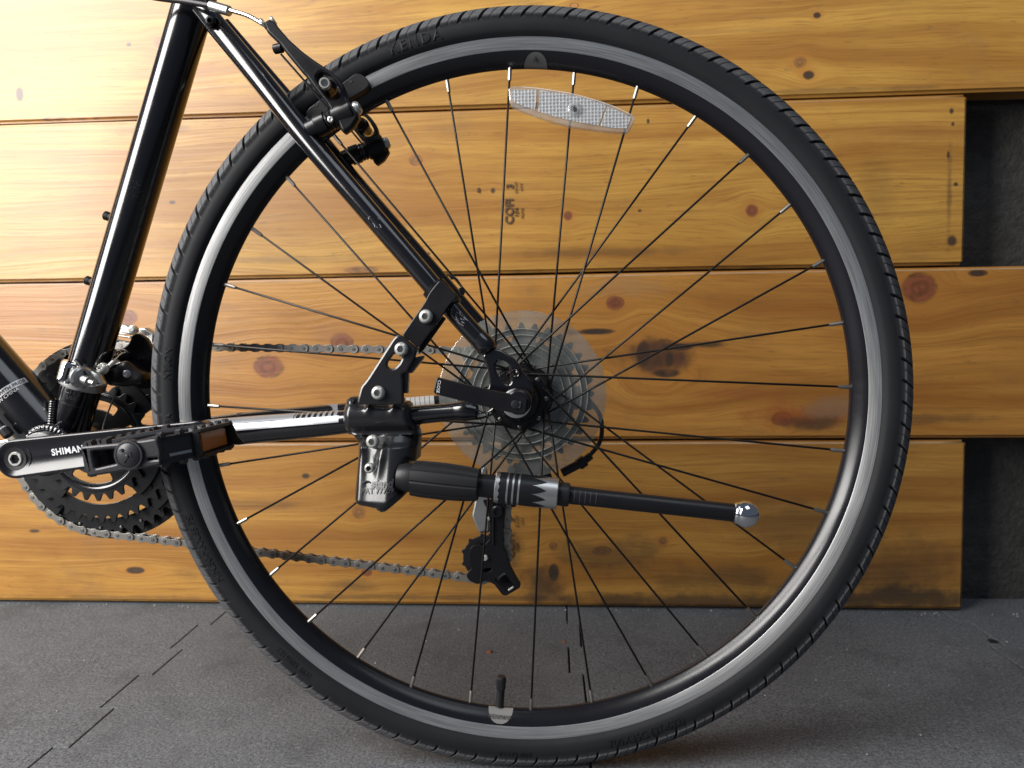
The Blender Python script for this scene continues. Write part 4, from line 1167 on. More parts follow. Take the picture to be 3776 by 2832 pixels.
dv = (pb - pa).normalized(); Lp = (pb - pa).length
twin('pad_post', *lathe([(0.0052, 0), (0.0052, Lp * 0.5), (0.0068, Lp * 0.52), (0.0072, Lp * 0.60), (0.0060, Lp * 0.72), (0.0050, Lp * 0.82), (0.0050, Lp * 0.86)], pa, dv, 28), 'satin', 30)
twin('post_nut', *lathe([(0.0042, Lp * 0.80), (0.0044, Lp * 0.84), (0.0044, Lp * 0.985), (0.0040, Lp), (0.0030, Lp), (0.0028, Lp * 0.93), (0, Lp * 0.93)], pa, dv, 24), 'steel', 30)
twin('post_washer', *lathe([(0.0050, Lp * 0.585), (0.0070, Lp * 0.59), (0.0072, Lp * 0.61), (0.0068, Lp * 0.63), (0.005, Lp * 0.635)], pa, dv, 28), 'steel', 30)
va, vb_ = P(*b5(640, 1135), -0.0495), P(*b5(1275, 845), -0.0535)
dv = (vb_ - va).normalized(); Lp = (vb_ - va).length
twin('pivot_barrel', *lathe([(0.0075, -0.004), (0.0080, Lp * 0.1), (0.0092, Lp * 0.12), (0.0092, Lp * 0.34), (0.0080, Lp * 0.36), (0.0086, Lp * 0.40), (0.0080, Lp * 0.44), (0.0088, Lp * 0.48), (0.0080, Lp * 0.52), (0.0098, Lp * 0.56), (0.0100, Lp * 0.96), (0.0086, Lp), (0.004, Lp)], va, dv, 30), 'satin', 30)
twin('pivot_bolt', *lathe([(0.0058, Lp), (0.0060, Lp + 0.001), (0.0058, Lp + 0.003), (0.0042, Lp + 0.0052), (0.0025, Lp + 0.0055), (0.0024, Lp + 0.004), (0, Lp + 0.004)], va, dv, 24), 'steel', 30)
c = va + dv * Lp * 0.46 + Vector((0.002, -0.0105, -0.0030))
mesh('tension_screw', *lathe([(0.0022, -0.002), (0.0026, 0), (0.0024, 0.0012), (0.0016, 0.0016), (0, 0.0010)], c, (0.1, -1, -0.1), 16), 'steel', br, 30)
twin('spring_wire', *sweep([P(*b5(150, 0), -0.0535), P(*b5(520, 420), -0.052), P(*b5(760, 700), -0.0505), P(*b5(930, 900), -0.0495)], 0.0009, 8), 'spoke', 60)
twin('spring_lug', *cyl(P(*b5(45, -75), -0.054), P(*b5(175, -100), -0.055), 0.0040, 16, 0.0006), 'satin', 30)
mesh('arm_cap', *cyl(P(*b5(-125, -440), -0.0545), P(*b5(-85, -470), -0.0545), 0.0055, 18, 0.0012), 'alu', br, 30)
mesh('cable_bolt', *cyl(P(*b5(10, -490), -0.0550), P(*b5(55, -520), -0.0550), 0.0042, 18, 0.001), 'steel', br, 30)
c1 = crop(500, 0, 2.212)
mesh('cable_noodle', *sweep([P(*c1(690, 62), -0.040), P(*c1(800, 92), -0.044), P(*c1(920, 130), -0.049), P(*c1(1045, 200), -0.0545)], 0.0019, 16), 'chrome', br)
mesh('cable_ferrule', *cyl(P(*c1(612, 45), -0.038), P(*c1(768, 92), -0.042), 0.0043, 20, 0.0006), 'alu', br, 30)
mesh('cable_housing', *sweep([P(-30, -75, -0.022), P(180, -35, -0.022), P(*c1(150, -22), -0.028), P(*c1(400, 10), -0.033), P(*c1(615, 47), -0.038)], 0.0026, 14), 'plastic', br)

# ---------------------------------------------------------------- crank and pedal
c2 = crop(0, 1550, 5.53); c7 = crop(0, 1400, 2.212); c3 = crop(300, 1500, 3.687)
PX = Vector((-0.2615, 0, 0.3215))
ca = (PX - BB).normalized(); cn = Vector((-ca.z, 0, ca.x))
def arm_edge(f): return 0.0166 + (0.0130 - 0.0166) * max(0, min(1, f))
LC = (PX - BB).length
outl = []
for i in range(24): a = R(90 + 180 * i / 24); outl.append(BB + ca * math.cos(a) * 0.0168 + cn * math.sin(a) * 0.0168)
for i in range(60): outl.append(BB + ca * LC * (i / 60) - cn * (0.0168 + (0.0130 - 0.0168) * i / 60))
for i in range(24): a = R(-90 + 180 * i / 24); outl.append(PX + ca * math.cos(a) * 0.0130 + cn * math.sin(a) * 0.0130)
for i in range(60, 0, -1): outl.append(BB + ca * LC * (i / 60) + cn * (0.0168 + (0.0130 - 0.0168) * i / 60))
def arm_y0(f): return -0.0705 - 0.0185 * max(0, min(1, f)) ** 1.2
def dish(t): return 0.0 if t > 0.84 else 0.0030 * (1 - (t / 0.84) ** 2) ** 0.95
def arm_y(x, z):
    v = Vector((x, 0, z)) - BB; f = v.dot(ca) / LC
    return arm_y0(f) + dish(abs(v.dot(cn)) / arm_edge(f)) * max(0, min(1, (0.92 - f) * 8))
rows = [(0.97, None), (1.0, 0.0125), (1.0, 0.0018), (0.985, 0.0005), (0.95, 0), (0.88, 0)] + [(q, 'd') for q in (0.83, 0.80, 0.75, 0.68, 0.58, 0.45, 0.3, 0.15, 0.0)]
V, F = [], []
for (w_, off) in rows:
    for q in outl:
        f = (q - BB).dot(ca) / LC; c_ = BB + ca * LC * max(0, min(1, f)); p_ = c_ + (q - c_) * w_
        y = arm_y0(max(0, min(1, f)))
        if off is None: y += 0.013
        elif off == 'd': y += dish(w_) * max(0, min(1, (0.92 - f) * 8))
        else: y += off
        V.append(Vector((p_.x, y, p_.z)))
N_ = len(outl)
for k in range(len(rows) - 1):
    F += [(k * N_ + i, k * N_ + (i + 1) % N_, (k + 1) * N_ + (i + 1) % N_, (k + 1) * N_ + i) for i in range(N_)]
crank = mesh('crank_arm', V, F, 'anod', bike, 50)
mesh('crank_washer', *lathe([(0.0058, -0.0684), (0.0100, -0.0690), (0.0106, -0.0684), (0.0106, -0.0665), (0.0126, -0.0668), (0.0136, -0.0692), (0.0146, -0.0690), (0.0150, -0.0660)], BB, (0, 1, 0), 36), 'plastic', crank, 30)
# crank bolt with its hex socket
V, F = [], []
seg = 36; rings = []
for (rr, yv, hx) in ((0.0062, -0.066, 0), (0.0062, -0.0690, 0), (0.0057, -0.0697, 0), (0.0046, -0.0697, 1), (0.0046, -0.0630, 1)):
    rings.append([len(V) + i for i in range(seg)])
    for i in range(seg):
        a = 2 * PI * i / seg; q = rr * (math.cos(PI / 6) / math.cos((a % (PI / 3)) - PI / 6) if hx else 1)
        V.append(Vector((BB.x + q * math.cos(a), yv, BB.z + q * math.sin(a))))
for a, b_ in zip(rings, rings[1:]): F += [(a[i], a[(i + 1) % seg], b_[(i + 1) % seg], b_[i]) for i in range(seg)]
F.append(tuple(rings[-1]))
mesh('crank_bolt', V, F, 'steel', crank, 25)
V, F = text2d('SHIMANO', 0.0078, 0.00015, bold=0.00022, align='LEFT', space=1.12)
p0 = P(*c2(1032, 668), -0.072); ang = math.atan2(ca.z, ca.x) + R(0.5)
out = []
for v in V:
    x, z = p0.x + v.x * math.cos(ang) - v.y * math.sin(ang), p0.z + v.x * math.sin(ang) + v.y * math.cos(ang)
    out.append(Vector((x, arm_y(x, z) - 0.0004 - v.z, z)))
mesh('crank_lettering', out, F, 'white', crank, 0)
# drive-side crank arm, pointing forward
fa = [(BB.x + 0.012, BB.z + 0.016), (BB.x - 0.17, BB.z - 0.008), (BB.x - 0.183, BB.z - 0.02), (BB.x - 0.17, BB.z - 0.034), (BB.x, BB.z - 0.0175), (BB.x + 0.015, BB.z - 0.008)]
mesh('crank_arm', *plate([rounded(fa, 0.008, 4)], 0.070, 0.083, 0.002), 'alu', bike, 40)

ped = empty('pedal', bike)
tl = R(6.5); pa_ = Vector((math.cos(tl), 0, math.sin(tl))); pu = Vector((-math.sin(tl), 0, math.cos(tl)))
def pl(a, b_): q = PX + pa_ * a + pu * b_; return (q.x, q.z)
def pv(a, y, b_): q = PX + pa_ * a + pu * b_; return Vector((q.x, y, q.z))
YP0, YP1 = -0.0960, -0.1840
fo = [(-0.0345, 0.0098), (-0.0350, 0.0072), (-0.0335, 0.0050), (-0.0318, -0.0065), (-0.0325, -0.0090), (-0.0315, -0.0118), (-0.006, -0.0108), (0.010, -0.0104), (0.0210, -0.0098), (0.0225, 0.0), (0.0210, 0.0092), (0.012, 0.0088), (-0.010, 0.0090)]
wn = [(-0.0268, 0.0056), (-0.0262, -0.0066), (-0.0100, -0.0050), (-0.0098, 0.0052)]
wn2 = [(0.0120, -0.0040), (0.0190, -0.0040), (0.0190, -0.0056), (0.0120, -0.0056)]
mesh('outer_plate', *plate([rounded([pl(*q) for q in fo], 0.002, 3), rounded([pl(*q) for q in wn], 0.0012, 3), [pl(*q) for q in wn2]], YP1, YP1 + 0.009, 0.0014), 'pedal', ped, 50)
mesh('outer_web', *plate([[pl(*q) for q in ((-0.031, 0.006), (-0.03, -0.007), (0.020, -0.008), (0.020, 0.007))]], YP1 + 0.020, YP1 + 0.023, 0.0004), 'plastic', ped, 40)
mesh('inner_plate', *plate([rounded([pl(*q) for q in ((-0.032, 0.010), (-0.032, -0.010), (0.032, -0.010), (0.032, 0.010))], 0.004, 3)], YP0 - 0.008, YP0, 0.0008), 'pedal', ped, 40)
mesh('axle_barrel', *lathe([(0.0085, YP1 + 0.002), (0.0088, -0.15), (0.0095, YP0), (0.0080, YP0 + 0.002), (0.0075, -0.088)], PX, (0, 1, 0), 28), 'pedal', ped, 30)
for s in (-1, 1):
    a = 0.0315 * s
    if s < 0: mesh('side_rail', *box(pv(a, (YP0 + YP1) / 2, -0.0002), pa_ * 0.0028, Vector((0, (YP0 - YP1) / 2, 0)), pu * 0.0092, 0.0012), 'pedal', ped, 40)
    else:
        mesh('side_rail', *box(pv(a, (YP0 - 0.158) / 2, -0.0002), pa_ * 0.0028, Vector((0, (YP0 + 0.158) / 2, 0)), pu * 0.0092, 0.0012), 'pedal', ped, 40)
        q0, q1 = pv(0.0185, YP1 + 0.0035, -0.0002), pv(0.0322, -0.1560, -0.0002)
        dq = (q1 - q0).normalized()
        mesh('side_rail', *box((q0 + q1) / 2, dq * ((q1 - q0).length / 2), dq.cross(pu) * 0.0026, pu * 0.0094, 0.0012), 'pedal', ped, 40)
        mesh('rail_slot', *box(q0.lerp(q1, 0.52) - pu * 0.004 - dq.cross(pu) * (0.0026 if dq.cross(pu).y > 0 else -0.0026), dq * 0.0085, dq.cross(pu) * 0.0004, pu * 0.0010, 0.0002), 'alu', ped, 40)
    for (b_, sg) in ((0.0098, 1), (-0.0098, -1)):
        for k in range(7):
            y = YP1 + 0.005 + k * 0.0128
            if s > 0 and y < -0.158: a2 = 0.0185 + (0.0322 - 0.0185) * (y - YP1) / (-0.158 - YP1)
            else: a2 = a
            V, F = box(pv(a2, y, b_ + sg * 0.0004), pa_ * 0.0026, Vector((0, 0.0030, 0)), pu * 0.0024, 0.0008)
            for i, v in enumerate(V):
                h = (v - PX).dot(pu) * sg - abs(b_)
                if h > 0.002: V[i] = Vector((v.x, y + (v.y - y) * 0.6, v.z))
            mesh('grip_stud', V, F, 'pedal', ped, 30)
for k, a in enumerate((-0.029, -0.018)):
    mesh('grip_stud', *box(pv(a, YP1 + 0.005, 0.0106), pa_ * 0.0024, Vector((0, 0.003, 0)), pu * 0.0024, 0.0007), 'pedal', ped, 30)
    mesh('grip_stud', *box(pv(a, YP0 - 0.004, 0.0112), pa_ * 0.0028, Vector((0, 0.003, 0)), pu * 0.0022, 0.0007), 'pedal', ped, 30)
# cross web, seen from above between the rails
mesh('top_web', *sweep([pv(-0.030, -0.165, 0.0065), pv(-0.010, -0.150, 0.0088), pv(0.012, -0.135, 0.0088), pv(0.030, -0.120, 0.0075)], 0.0036, 12), 'pedal', ped)
mesh('rear_holder', *plate([[pl(*q) for q in ((0.0340, 0.0105), (0.0400, 0.0112), (0.0415, 0.006), (0.0440, -0.002), (0.0490, -0.0085), (0.0440, -0.0088), (0.0400, -0.0075), (0.0340, -0.0095))]], -0.1110, -0.1085, 0.0005), 'plastic', ped, 40)
mesh('rear_holder', *plate([[pl(*q) for q in ((0.0340, 0.0095), (0.0385, 0.0085), (0.0395, -0.0085), (0.0340, -0.0098))]], -0.1610, -0.1590, 0.0005), 'plastic', ped, 40)
for (b0, b1) in ((0.0080, 0.0102), (-0.0098, -0.0080)):
    mesh('rear_holder', *box(pv(0.0370, -0.1350, (b0 + b1) / 2), pa_ * 0.0034, Vector((0, 0.0245, 0)), pu * 0.0011, 0.0004), 'plastic', ped, 40)
mesh('pedal_reflector', *box(pv(0.0362, -0.1365, 0.0), pa_ * 0.0019, Vector((0, 0.0200, 0)), pu * 0.0068, 0.0008), 'amber', ped, 30)
mesh('end_cap', *lathe([(0.0104, YP1 + 0.004), (0.0106, YP1 - 0.0005), (0.0100, YP1 - 0.0018), (0.0088, YP1 - 0.0019), (0.0085, YP1 - 0.0012), (0.0082, YP1 - 0.0018), (0.0060, YP1 - 0.0030), (0.003, YP1 - 0.0036), (0, YP1 - 0.0038)], PX, (0, 1, 0), 40), 'pedal', ped, 30)
em = []
for (a, b_, r_) in ((-0.003, 0.004, 0.0013), (0.0004, -0.0005, 0.0012)): em.append(lathe([(r_, 0), (r_, -0.001), (r_ * .5, -0.0012), (0, -0.0006)], pv(a, YP1 - 0.0032, b_), (0, 1, 0), 12))
em.append(box(pv(-0.0015, YP1 - 0.0034, -0.003), (pa_ * 0.8 + pu * 0.6) * 0.002, Vector((0, 0.0006, 0)), (pu * 0.8 - pa_ * 0.6) * 0.0006, 0.0002))
em.append(box(pv(0.0030, YP1 - 0.0033, 0.0005), pa_ * 0.0005, Vector((0, 0.0006, 0)), pu * 0.0018, 0.0002))
mesh('cap_emblem', *join(*em), 'pedal', ped, 30)

# ---------------------------------------------------------------- chainrings
def at_bb(lp): return shift(lp, BB.x, BB.z)
def ringplate(T, r_in, y0, y1, name='chainring', off=0.0):
    g = gear(T)
    g = [(x * math.cos(off) - z * math.sin(off), x * math.sin(off) + z * math.cos(off)) for x, z in g]
    return mesh(name, *plate([at_bb(g), at_bb(circ(0, 0, r_in, 72))], y0, y1, 0.0004), 'ring', bike, 30)
r28 = ringplate(28, 0.046, 0.0385, 0.0408, off=R(2))
r40 = ringplate(40, 0.0650, 0.0460, 0.0483)
r48 = ringplate(48, 0.0815, 0.0538, 0.0561)
mesh('chain_guard', *plate([at_bb(circ(0, 0, 0.1045, 96)), at_bb(circ(0, 0, 0.0860, 72))], 0.0600, 0.0630, 0.0008), 'plastic', bike, 30)
# dished carrier inside the small ring, with oval windows
wins = [at_bb(rounded(arc_window(0.0335, 0.0425, R(c_ - 31), R(c_ + 31), 8), 0.003, 3)) for c_ in (-97, -7, 83, 173)]
mesh('spider', *plate([at_bb(circ(0, 0, 0.0475, 72)), at_bb(circ(0, 0, 0.010, 32))] + wins, 0.0400, 0.0420, 0.0006), 'ring', bike, 30)
mesh('carrier_ring', *lathe([(0.0440, 0.0405), (0.0455, 0.0385), (0.0475, 0.0372), (0.0500, 0.0376), (0.0520, 0.0390)], BB, (0, 1, 0), 96), 'paint', bike, 60)
for a in (-143, -33, 48, 132):
    for (r0, r1, y0, y1, w0, w1) in ((0.050, 0.070, 0.0420, 0.0455, 21, 19), (0.066, 0.092, 0.0490, 0.0535, 23, 20), (0.085, 0.100, 0.0565, 0.0598, 12, 12)):
        lp = [(r0 * math.cos(R(a - w0 + 2 * w0 * i / 8)), r0 * math.sin(R(a - w0 + 2 * w0 * i / 8))) for i in range(9)] + [(r1 * math.cos(R(a + w1 - 2 * w1 * i / 8)), r1 * math.sin(R(a + w1 - 2 * w1 * i / 8))) for i in range(9)]
        mesh('spider_arm', *plate([at_bb(lp)], y0, y1, 0.0005), 'ring', bike, 30)
    for (rr, da, yb, r_) in ((0.0700, -9, 0.0452, 0.0032), (0.0700, 11, 0.0452, 0.0028), (0.0885, -6, 0.0532, 0.0036), (0.0885, 13, 0.0532, 0.0026)):
        c = BB + Vector((rr * math.cos(R(a + da)), 0, rr * math.sin(R(a + da)))); c.y = yb
        mesh('ring_bolt', *lathe([(r_, 0), (r_, -0.0010), (r_ * 0.8, -0.0015), (r_ * 0.55, -0.0015), (r_ * 0.5, -0.0008), (0, -0.0008)], c + Vector((0, 0.0008, 0)), (0, 1, 0), 18), 'ring', bike, 30)
# shift pins and worn tooth tips catch light
for i in range(9):
    a = R(-150 + 14 * i); c = BB + Vector((0.0915 * math.cos(a), 0.0533, 0.0915 * math.sin(a)))
    mesh('shift_pin', *lathe([(0.0013, 0.001), (0.0013, -0.0010), (0.0008, -0.0014), (0, -0.0014)], c, (0, 1, 0), 10), 'chain', bike, 30)

# ---------------------------------------------------------------- chain
chain = empty('chain', bike)
C2, R1, R2 = HUB, 0.0127 / 2 / math.sin(PI / 48), 0.0127 / 2 / math.sin(PI / 20)
CP = P(1048.7, 1203.7, 0.047); CU = Vector((0.006, 0.047, 0.258)); RPu = 0.0225
def arc(c, r_, a0, a1, k=24): return [Vector((c.x + r_ * math.cos(R(a0 + (a1 - a0) * i / k)), 0, c.z + r_ * math.sin(R(a0 + (a1 - a0) * i / k)))) for i in range(k + 1)]
path = arc(C2, R2, -110, 88.6) + arc(BB, R1, 88.6, 263.6, 60) + arc(CP, RPu, 263.6, 375) + arc(CU, RPu, 195, 130) 
def cy(x): return 0.0460 + 0.0090 * max(0, min(1, -x / 0.43))
cum = [0.0]
for a, b_ in zip(path, path[1:]): cum.append(cum[-1] + (b_ - a).length)
def at_len(s):
    lo = 0
    while lo < len(cum) - 2 and cum[lo + 1] < s: lo += 1
    f = (s - cum[lo]) / max(1e-9, cum[lo + 1] - cum[lo]); q = path[lo].lerp(path[lo + 1], min(1, f)); q.y = cy(q.x); return q
def fig8(rad, waist):
    h = 0.00635; pts = []
    for i in range(13): a = R(-125 + 250 * i / 12); pts.append((h + rad * math.cos(a), rad * math.sin(a)))
    pts.append((0, waist))
    for i in range(13): a = R(55 + 250 * i / 12); pts.append((-h + rad * math.cos(a), rad * math.sin(a)))
    pts.append((0, -waist)); return pts
def link_mesh(outer):
    rad, yo = (0.0044, 0.0031) if outer else (0.0041, 0.0019)
    parts = [plate([fig8(rad, 0.0029)], s * yo - 0.0005, s * yo + 0.0005, 0.0002) for s in (-1, 1)]
    if not outer: parts += [cyl((x, -0.0015, 0), (x, 0.0015, 0), 0.0038, 14) for x in (-0.00635, 0.00635)]
    V, F = join(*parts)
    me = bpy.data.meshes.new('chain_link'); me.from_pydata([tuple(v) for v in V], [], F)
    me.materials.append(MT['chain']); me.materials.append(MT['pin'])
    nb = len(F)
    if outer:
        pv_, pf = join(*[cyl((x, -0.0041, 0), (x, 0.0041, 0), 0.0018, 12, 0.0003) for x in (-0.00635, 0.00635)])
        k = len(V); me.clear_geometry(); me.from_pydata([tuple(v) for v in V + pv_], [], F + [tuple(i + k for i in f) for f in pf])
        for p in me.polygons: p.material_index = 1 if p.index >= nb else 0
    for p in me.polygons: p.use_smooth = True
    me.set_sharp_from_angle(angle=R(35))
    return me
LM = [link_mesh(True), link_mesh(False)]
s_, k = 0.004, 0
while s_ + 0.0127 < cum[-1]:
    a, b_ = at_len(s_), at_len(s_ + 0.0127)
    o = bpy.data.objects.new('chain_link', LM[k % 2]); COL.objects.link(o); o.parent = chain
    d = (b_ - a).normalized(); zz_ = Vector((0, -1, 0)).cross(d).normalized() * -1
    yy_ = zz_.cross(d).normalized()
    o.matrix_local = Matrix(((d.x, yy_.x, zz_.x, (a.x + b_.x) / 2), (d.y, yy_.y, zz_.y, (a.y + b_.y) / 2), (d.z, yy_.z, zz_.z, (a.z + b_.z) / 2), (0, 0, 0, 1)))
    s_ += 0.0127; k += 1

# ---------------------------------------------------------------- rear derailleur
rd = empty('rear_derailleur', bike)
d8 = crop(1650, 1700, 1056 / 350)
cage = [(240, 1010), (262, 958), (300, 935), (400, 945), (470, 870), (470, 700), (450, 560), (385, 430), (660, 430), (642, 560), (625, 730), (622, 960), (665, 1050), (690, 1160), (760, 1290), (808, 1368), (795, 1410), (640, 1502), (605, 1488), (520, 1372), (420, 1330), (330, 1375), (245, 1335), (205, 1280), (232, 1228), (272, 1190), (250, 1140), (238, 1080)]
win = [(525, 1322), (630, 1240), (668, 1290), (752, 1395), (662, 1450), (600, 1390)]
win2 = [(375, 1225), (420, 1195), (495, 1190), (480, 1225), (430, 1240)]
mesh('inner_cage', *plate_px(rounded([d8(*q) for q in cage], 5, 2), 0.0370, 0.0392, [[d8(*q) for q in win], rounded([d8(*q) for q in win2], 3, 2)], bev=0.0006), 'satin', rd, 40)
mesh('outer_cage', *plate_px(rounded([d8(q[0] + 12, q[1] - 3) for q in cage[9:]] , 5, 2), 0.0550, 0.0572, [], bev=0.0006, at=0.056), 'satin', rd, 40)
for c in (CP, CU):
    g = shift([((0.0222 + 0.0024 * max(0, math.cos(11 * a)) ** 2) * math.cos(a), (0.0222 + 0.0024 * max(0, math.cos(11 * a)) ** 2) * math.sin(a)) for a in [2 * PI * i / 132 for i in range(132)]], c.x, c.z)
    hl = [shift(arc_window(0.009, 0.0155, R(60 * q + 8), R(60 * q + 46), 5), c.x, c.z) for q in range(6)] if c is CP else []
    mesh('jockey_wheel', *plate([g] + hl, 0.0450, 0.0480, 0.0004), 'plastic', rd, 30)
mesh('pulley_bolt', *lathe([(0.0030, 0), (0.0030, -0.0022), (0.0022, -0.003), (0, -0.003)], P(*d8(423, 1072), 0.037), (0.08, 1, 0.03), 16), 'steel', rd, 30)
mesh('limit_screw', *lathe([(0.0020, 0), (0.0020, -0.002), (0.0012, -0.0026), (0, -0.0026)], P(*d8(456, 640), 0.0372), (0.08, 1, 0), 12), 'steel', rd, 30)
mesh('cage_pivot', *lathe([(0.0062, 0), (0.0064, -0.003), (0.0050, -0.0042), (0.0030, -0.0042), (0.0028, -0.003), (0, -0.003)], P(*d8(560, 560), 0.0372), (0.08, 1, 0), 24), 'satin', rd, 30)
mesh('cage_rib', *sweep([P(*d8(505, 470), 0.0365), P(*d8(510, 700), 0.0365), P(*d8(510, 930), 0.0368)], 0.0014, 10), 'satin', rd)
mesh('cage_pin', *cyl(P(*d8(675, 1440), 0.0365), P(*d8(738, 1400), 0.0365), 0.0011, 10), 'steel', rd, 30)
mesh('link_arm', *plate_px(rounded([d8(*q) for q in ((380, 60), (440, 60), (470, 440), (470, 800), (352, 808), (268, 615), (300, 460), (345, 300))], 5, 2), 0.0520, 0.0580, bev=0.0018), 'alu', rd, 40)
mesh('knuckle', *plate_px(rounded([d8(*q) for q in ((470, 180), (900, 180), (905, 480), (860, 490), (820, 482), (765, 490), (755, 520), (715, 520), (700, 495), (480, 470))], 6, 2), 0.0400, 0.0560, bev=0.002), 'satin', rd, 40)
d5 = crop(1500, 1100, 1659 / 800)
mesh('cable_housing', *sweep([P(*d5(1380, 760), 0.060), P(*d5(1470, 880), 0.064), P(*d5(1492, 1000), 0.066), P(*d5(1470, 1110), 0.064), P(*d5(1400, 1200), 0.060), P(*d5(1370, 1235), 0.059)], 0.0023, 12), 'plastic', rd)
mesh('barrel_adjuster', *join(cyl(P(*d5(1410, 1200), 0.060), P(*d5(1340, 1255), 0.059), 0.0040, 16, 0.0008), cyl(P(*d5(1365, 1235), 0.059), P(*d5(1310, 1275), 0.058), 0.0062, 12, 0.001), cyl(P(*d5(1320, 1265), 0.058), P(*d5(1185, 1335), 0.057), 0.0046, 16, 0.0008)), 'plastic', rd, 30)

# ---------------------------------------------------------------- front derailleur
fd = empty('front_derailleur', bike)
f4 = crop(100, 1150, 4.148)
cc = P(*f4(690, 985), 0); q = ax_b + sd * (cc - ax_b).dot(sd)
mesh('clamp_band', *lathe([(0.0176, -0.0068), (0.0196, -0.0066), (0.0200, -0.005), (0.0200, 0.005), (0.0196, 0.0066), (0.0176, 0.0068)], q, sd, 40), 'alu', fd, 30)
ha, hb = P(*f4(600, 1075), -0.015), P(*f4(690, 770), -0.015)
hd = (hb - ha).normalized(); Lh = (hb - ha).length
mesh('clamp_hinge', *join(lathe([(0.004, 0), (0.0078, 0.0004), (0.0088, 0.002), (0.0088, Lh - 0.002), (0.0078, Lh), (0.004, Lh)], ha, hd, 24)), 'chrome', fd, 30)
mesh('hinge_slot', *box(P(*f4(590, 950), -0.0255), ca * 0.0022, Vector((0, 0.0014, 0)), hd * 0.0058, 0.0005), 'satin', fd, 30)
mesh('clamp_lug', *join(lathe([(0, 0), (0.0090, 0), (0.0102, 0.002), (0.0102, 0.0045), (0.0085, 0.006), (0, 0.006)], P(*f4(800, 990), -0.024), (0.86, -0.45, -0.2), 24), lathe([(0.0045, 0), (0.0045, 0.010), (0.0025, 0.011), (0.0025, 0.017), (0, 0.017)], P(*f4(840, 1020), -0.026), (0.9, -0.35, -0.25), 14)), 'alu', fd, 30)
mesh('clamp_cup', *plate_px(rounded([f4(*q) for q in ((830, 900), (960, 880), (1080, 940), (1130, 1050), (1180, 1120), (1000, 1165), (860, 1150), (800, 1060))], 6, 3), -0.022, -0.012, bev=0.003), 'alu', fd, 40)
socket_bolt(P(*f4(1190, 880), -0.010), (-0.25, -0.85, 0.45), 0.0056, 0.006, fd, 'cable_bolt', 'steel', 0.0034)
mesh('body', *plate_px(rounded([f4(*q) for q in ((1130, 960), (1230, 840), (1360, 770), (1500, 740), (1600, 850), (1760, 960), (1760, 1060), (1640, 1120), (1440, 1150), (1330, 1140), (1200, 1130))], 8, 3), 0.002, 0.026, bev=0.004), 'satin', fd, 40)
mesh('pivot_rivet', *lathe([(0.0036, 0), (0.0036, -0.001), (0.002, -0.0018), (0, -0.0018)], P(*f4(1530, 945), 0.0018), (-0.3, 1, 0.1), 18), 'alu', fd, 30)
mesh('swing_link', *plate_px(rounded([f4(*q) for q in ((1340, 590), (1480, 540), (1560, 470), (1600, 340), (1690, 320), (1810, 400), (1880, 540), (1930, 760), (1930, 1010), (1860, 1180), (1700, 1180), (1560, 1040), (1500, 860), (1430, 700))], 6, 2), 0.026, 0.034, bev=0.0015), 'satin', fd, 40)
mesh('link_pin', *join(lathe([(0.0062, 0), (0.0062, -0.006), (0.0045, -0.0075), (0.0045, -0.009), (0.003, -0.010), (0, -0.010)], P(*f4(1545, 680), 0.027), (0.35, 1, 0.0), 20)), 'satin', fd, 30)
mesh('link_washer', *lathe([(0.0066, -0.0025), (0.0070, -0.0035), (0.0066, -0.0045)], P(*f4(1530, 680), 0.027), (0.35, 1, 0.0), 20), 'steel', fd, 30)
mesh('inner_cage', *plate_px(rounded([f4(*q) for q in ((1250, 560), (1340, 560), (1500, 560), (1700, 620), (1890, 900), (1900, 1250), (1820, 1480), (1700, 1680), (1640, 1560), (1640, 1400), (1560, 1240), (1400, 1150), (1330, 900), (1255, 690))], 10, 2), 0.0450, 0.0462, bev=0.0004), 'ring', fd, 40)
mesh('outer_cage', *plate_px(rounded([f4(*q) for q in ((1366, 330), (1390, 225), (1440, 198), (1510, 198), (1570, 225), (1605, 290), (1590, 355))], 4, 2), 0.0540, 0.0640, bev=0.002), 'alu', fd, 50)
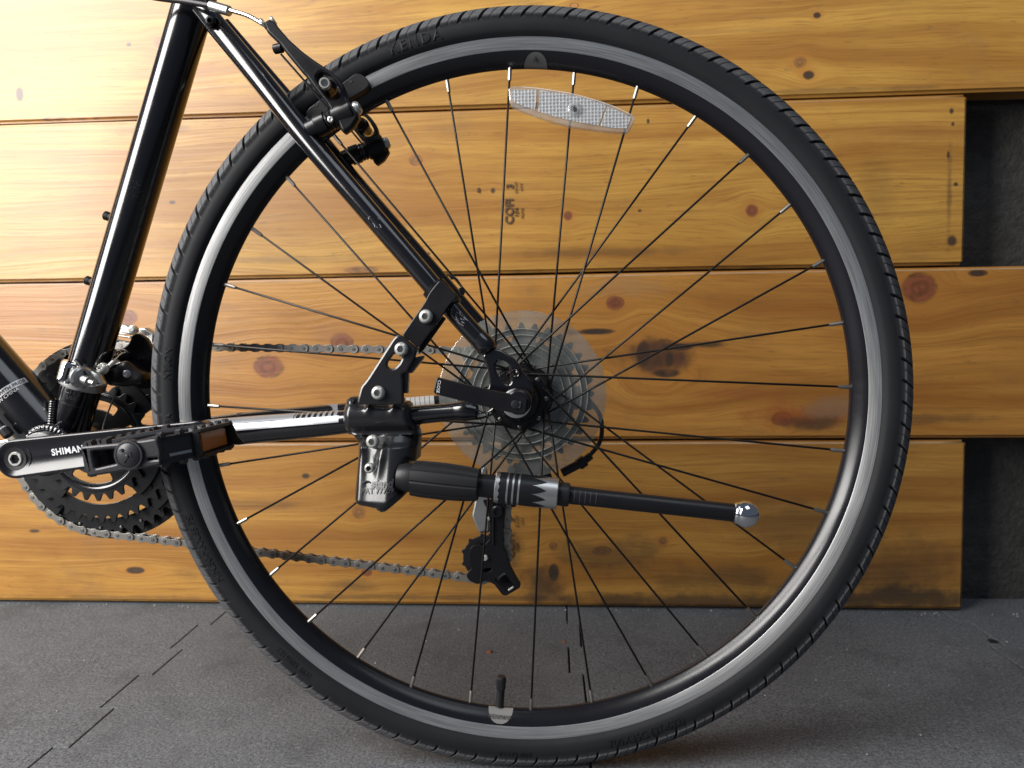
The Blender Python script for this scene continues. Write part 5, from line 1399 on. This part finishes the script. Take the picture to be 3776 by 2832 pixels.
mesh('cage_lip', *plate_px(rounded([f4(*q) for q in ((1355, 345), (1590, 375), (1580, 410), (1370, 375))], 3, 2), 0.0535, 0.0600, bev=0.001), 'alu', fd, 50)
mesh('cage_bridge', *plate_px(rounded([f4(*q) for q in ((1600, 250), (1800, 236), (1860, 280), (1945, 345), (1930, 545), (1800, 485), (1810, 410), (1700, 330))], 4, 2), 0.0560, 0.0660, bev=0.002), 'alu', fd, 50)
mesh('cage_screw', *lathe([(0.0042, 0), (0.0046, -0.003), (0.0040, -0.006), (0.002, -0.0072), (0, -0.0072)], P(*f4(1648, 275), 0.050), (-0.1, 1, -0.05), 18), 'steel', fd, 30)
mesh('cage_tab', *plate_px(rounded([f4(*q) for q in ((1255, 640), (1300, 555), (1370, 570), (1360, 700), (1330, 740), (1260, 700))], 4, 2), 0.030, 0.036, bev=0.0015), 'chrome', fd, 50)
mesh('cable', *sweep([P(*f4(1120, 1980), -0.010), P(*f4(1200, 1640), -0.002), P(*f4(1400, 1140), 0.004)], 0.0008, 8), 'cablewire', fd)
mesh('cable_end', *join(sweep([P(*f4(1265, 830), -0.012), P(*f4(1330, 750), -0.008), P(*f4(1420, 660), 0.004), P(*f4(1510, 620), 0.016)], 0.0007, 8), cyl(P(*f4(1255, 830), -0.0125), P(*f4(1325, 760), -0.009), 0.0021, 12)), 'steel', fd)
mesh('tension_spring', *sweep([P(*f4(740, 735), -0.024), P(*f4(800, 800), -0.025), P(*f4(880, 920), -0.0265), P(*f4(960, 1020), -0.024), P(*f4(1060, 1035), -0.018)], [0.0016, 0.0014, 0.0008, 0.0008, 0.0008], 10), 'plastic', fd)
# cable adjuster below the down tube
mesh('cable_stop', *join(sweep([P(*c2(-140, -60), -0.030), P(*c2(60, 170), -0.030)], 0.0032, 16), cyl(P(*c2(70, 180), -0.030), P(*c2(190, 320), -0.030), 0.0048, 18, 0.0008)), 'plastic', bike, 30)
mesh('stop_ring', *cyl(P(*c2(52, 158), -0.030), P(*c2(74, 184), -0.030), 0.0042, 18, 0.0004), 'steel', bike, 30)
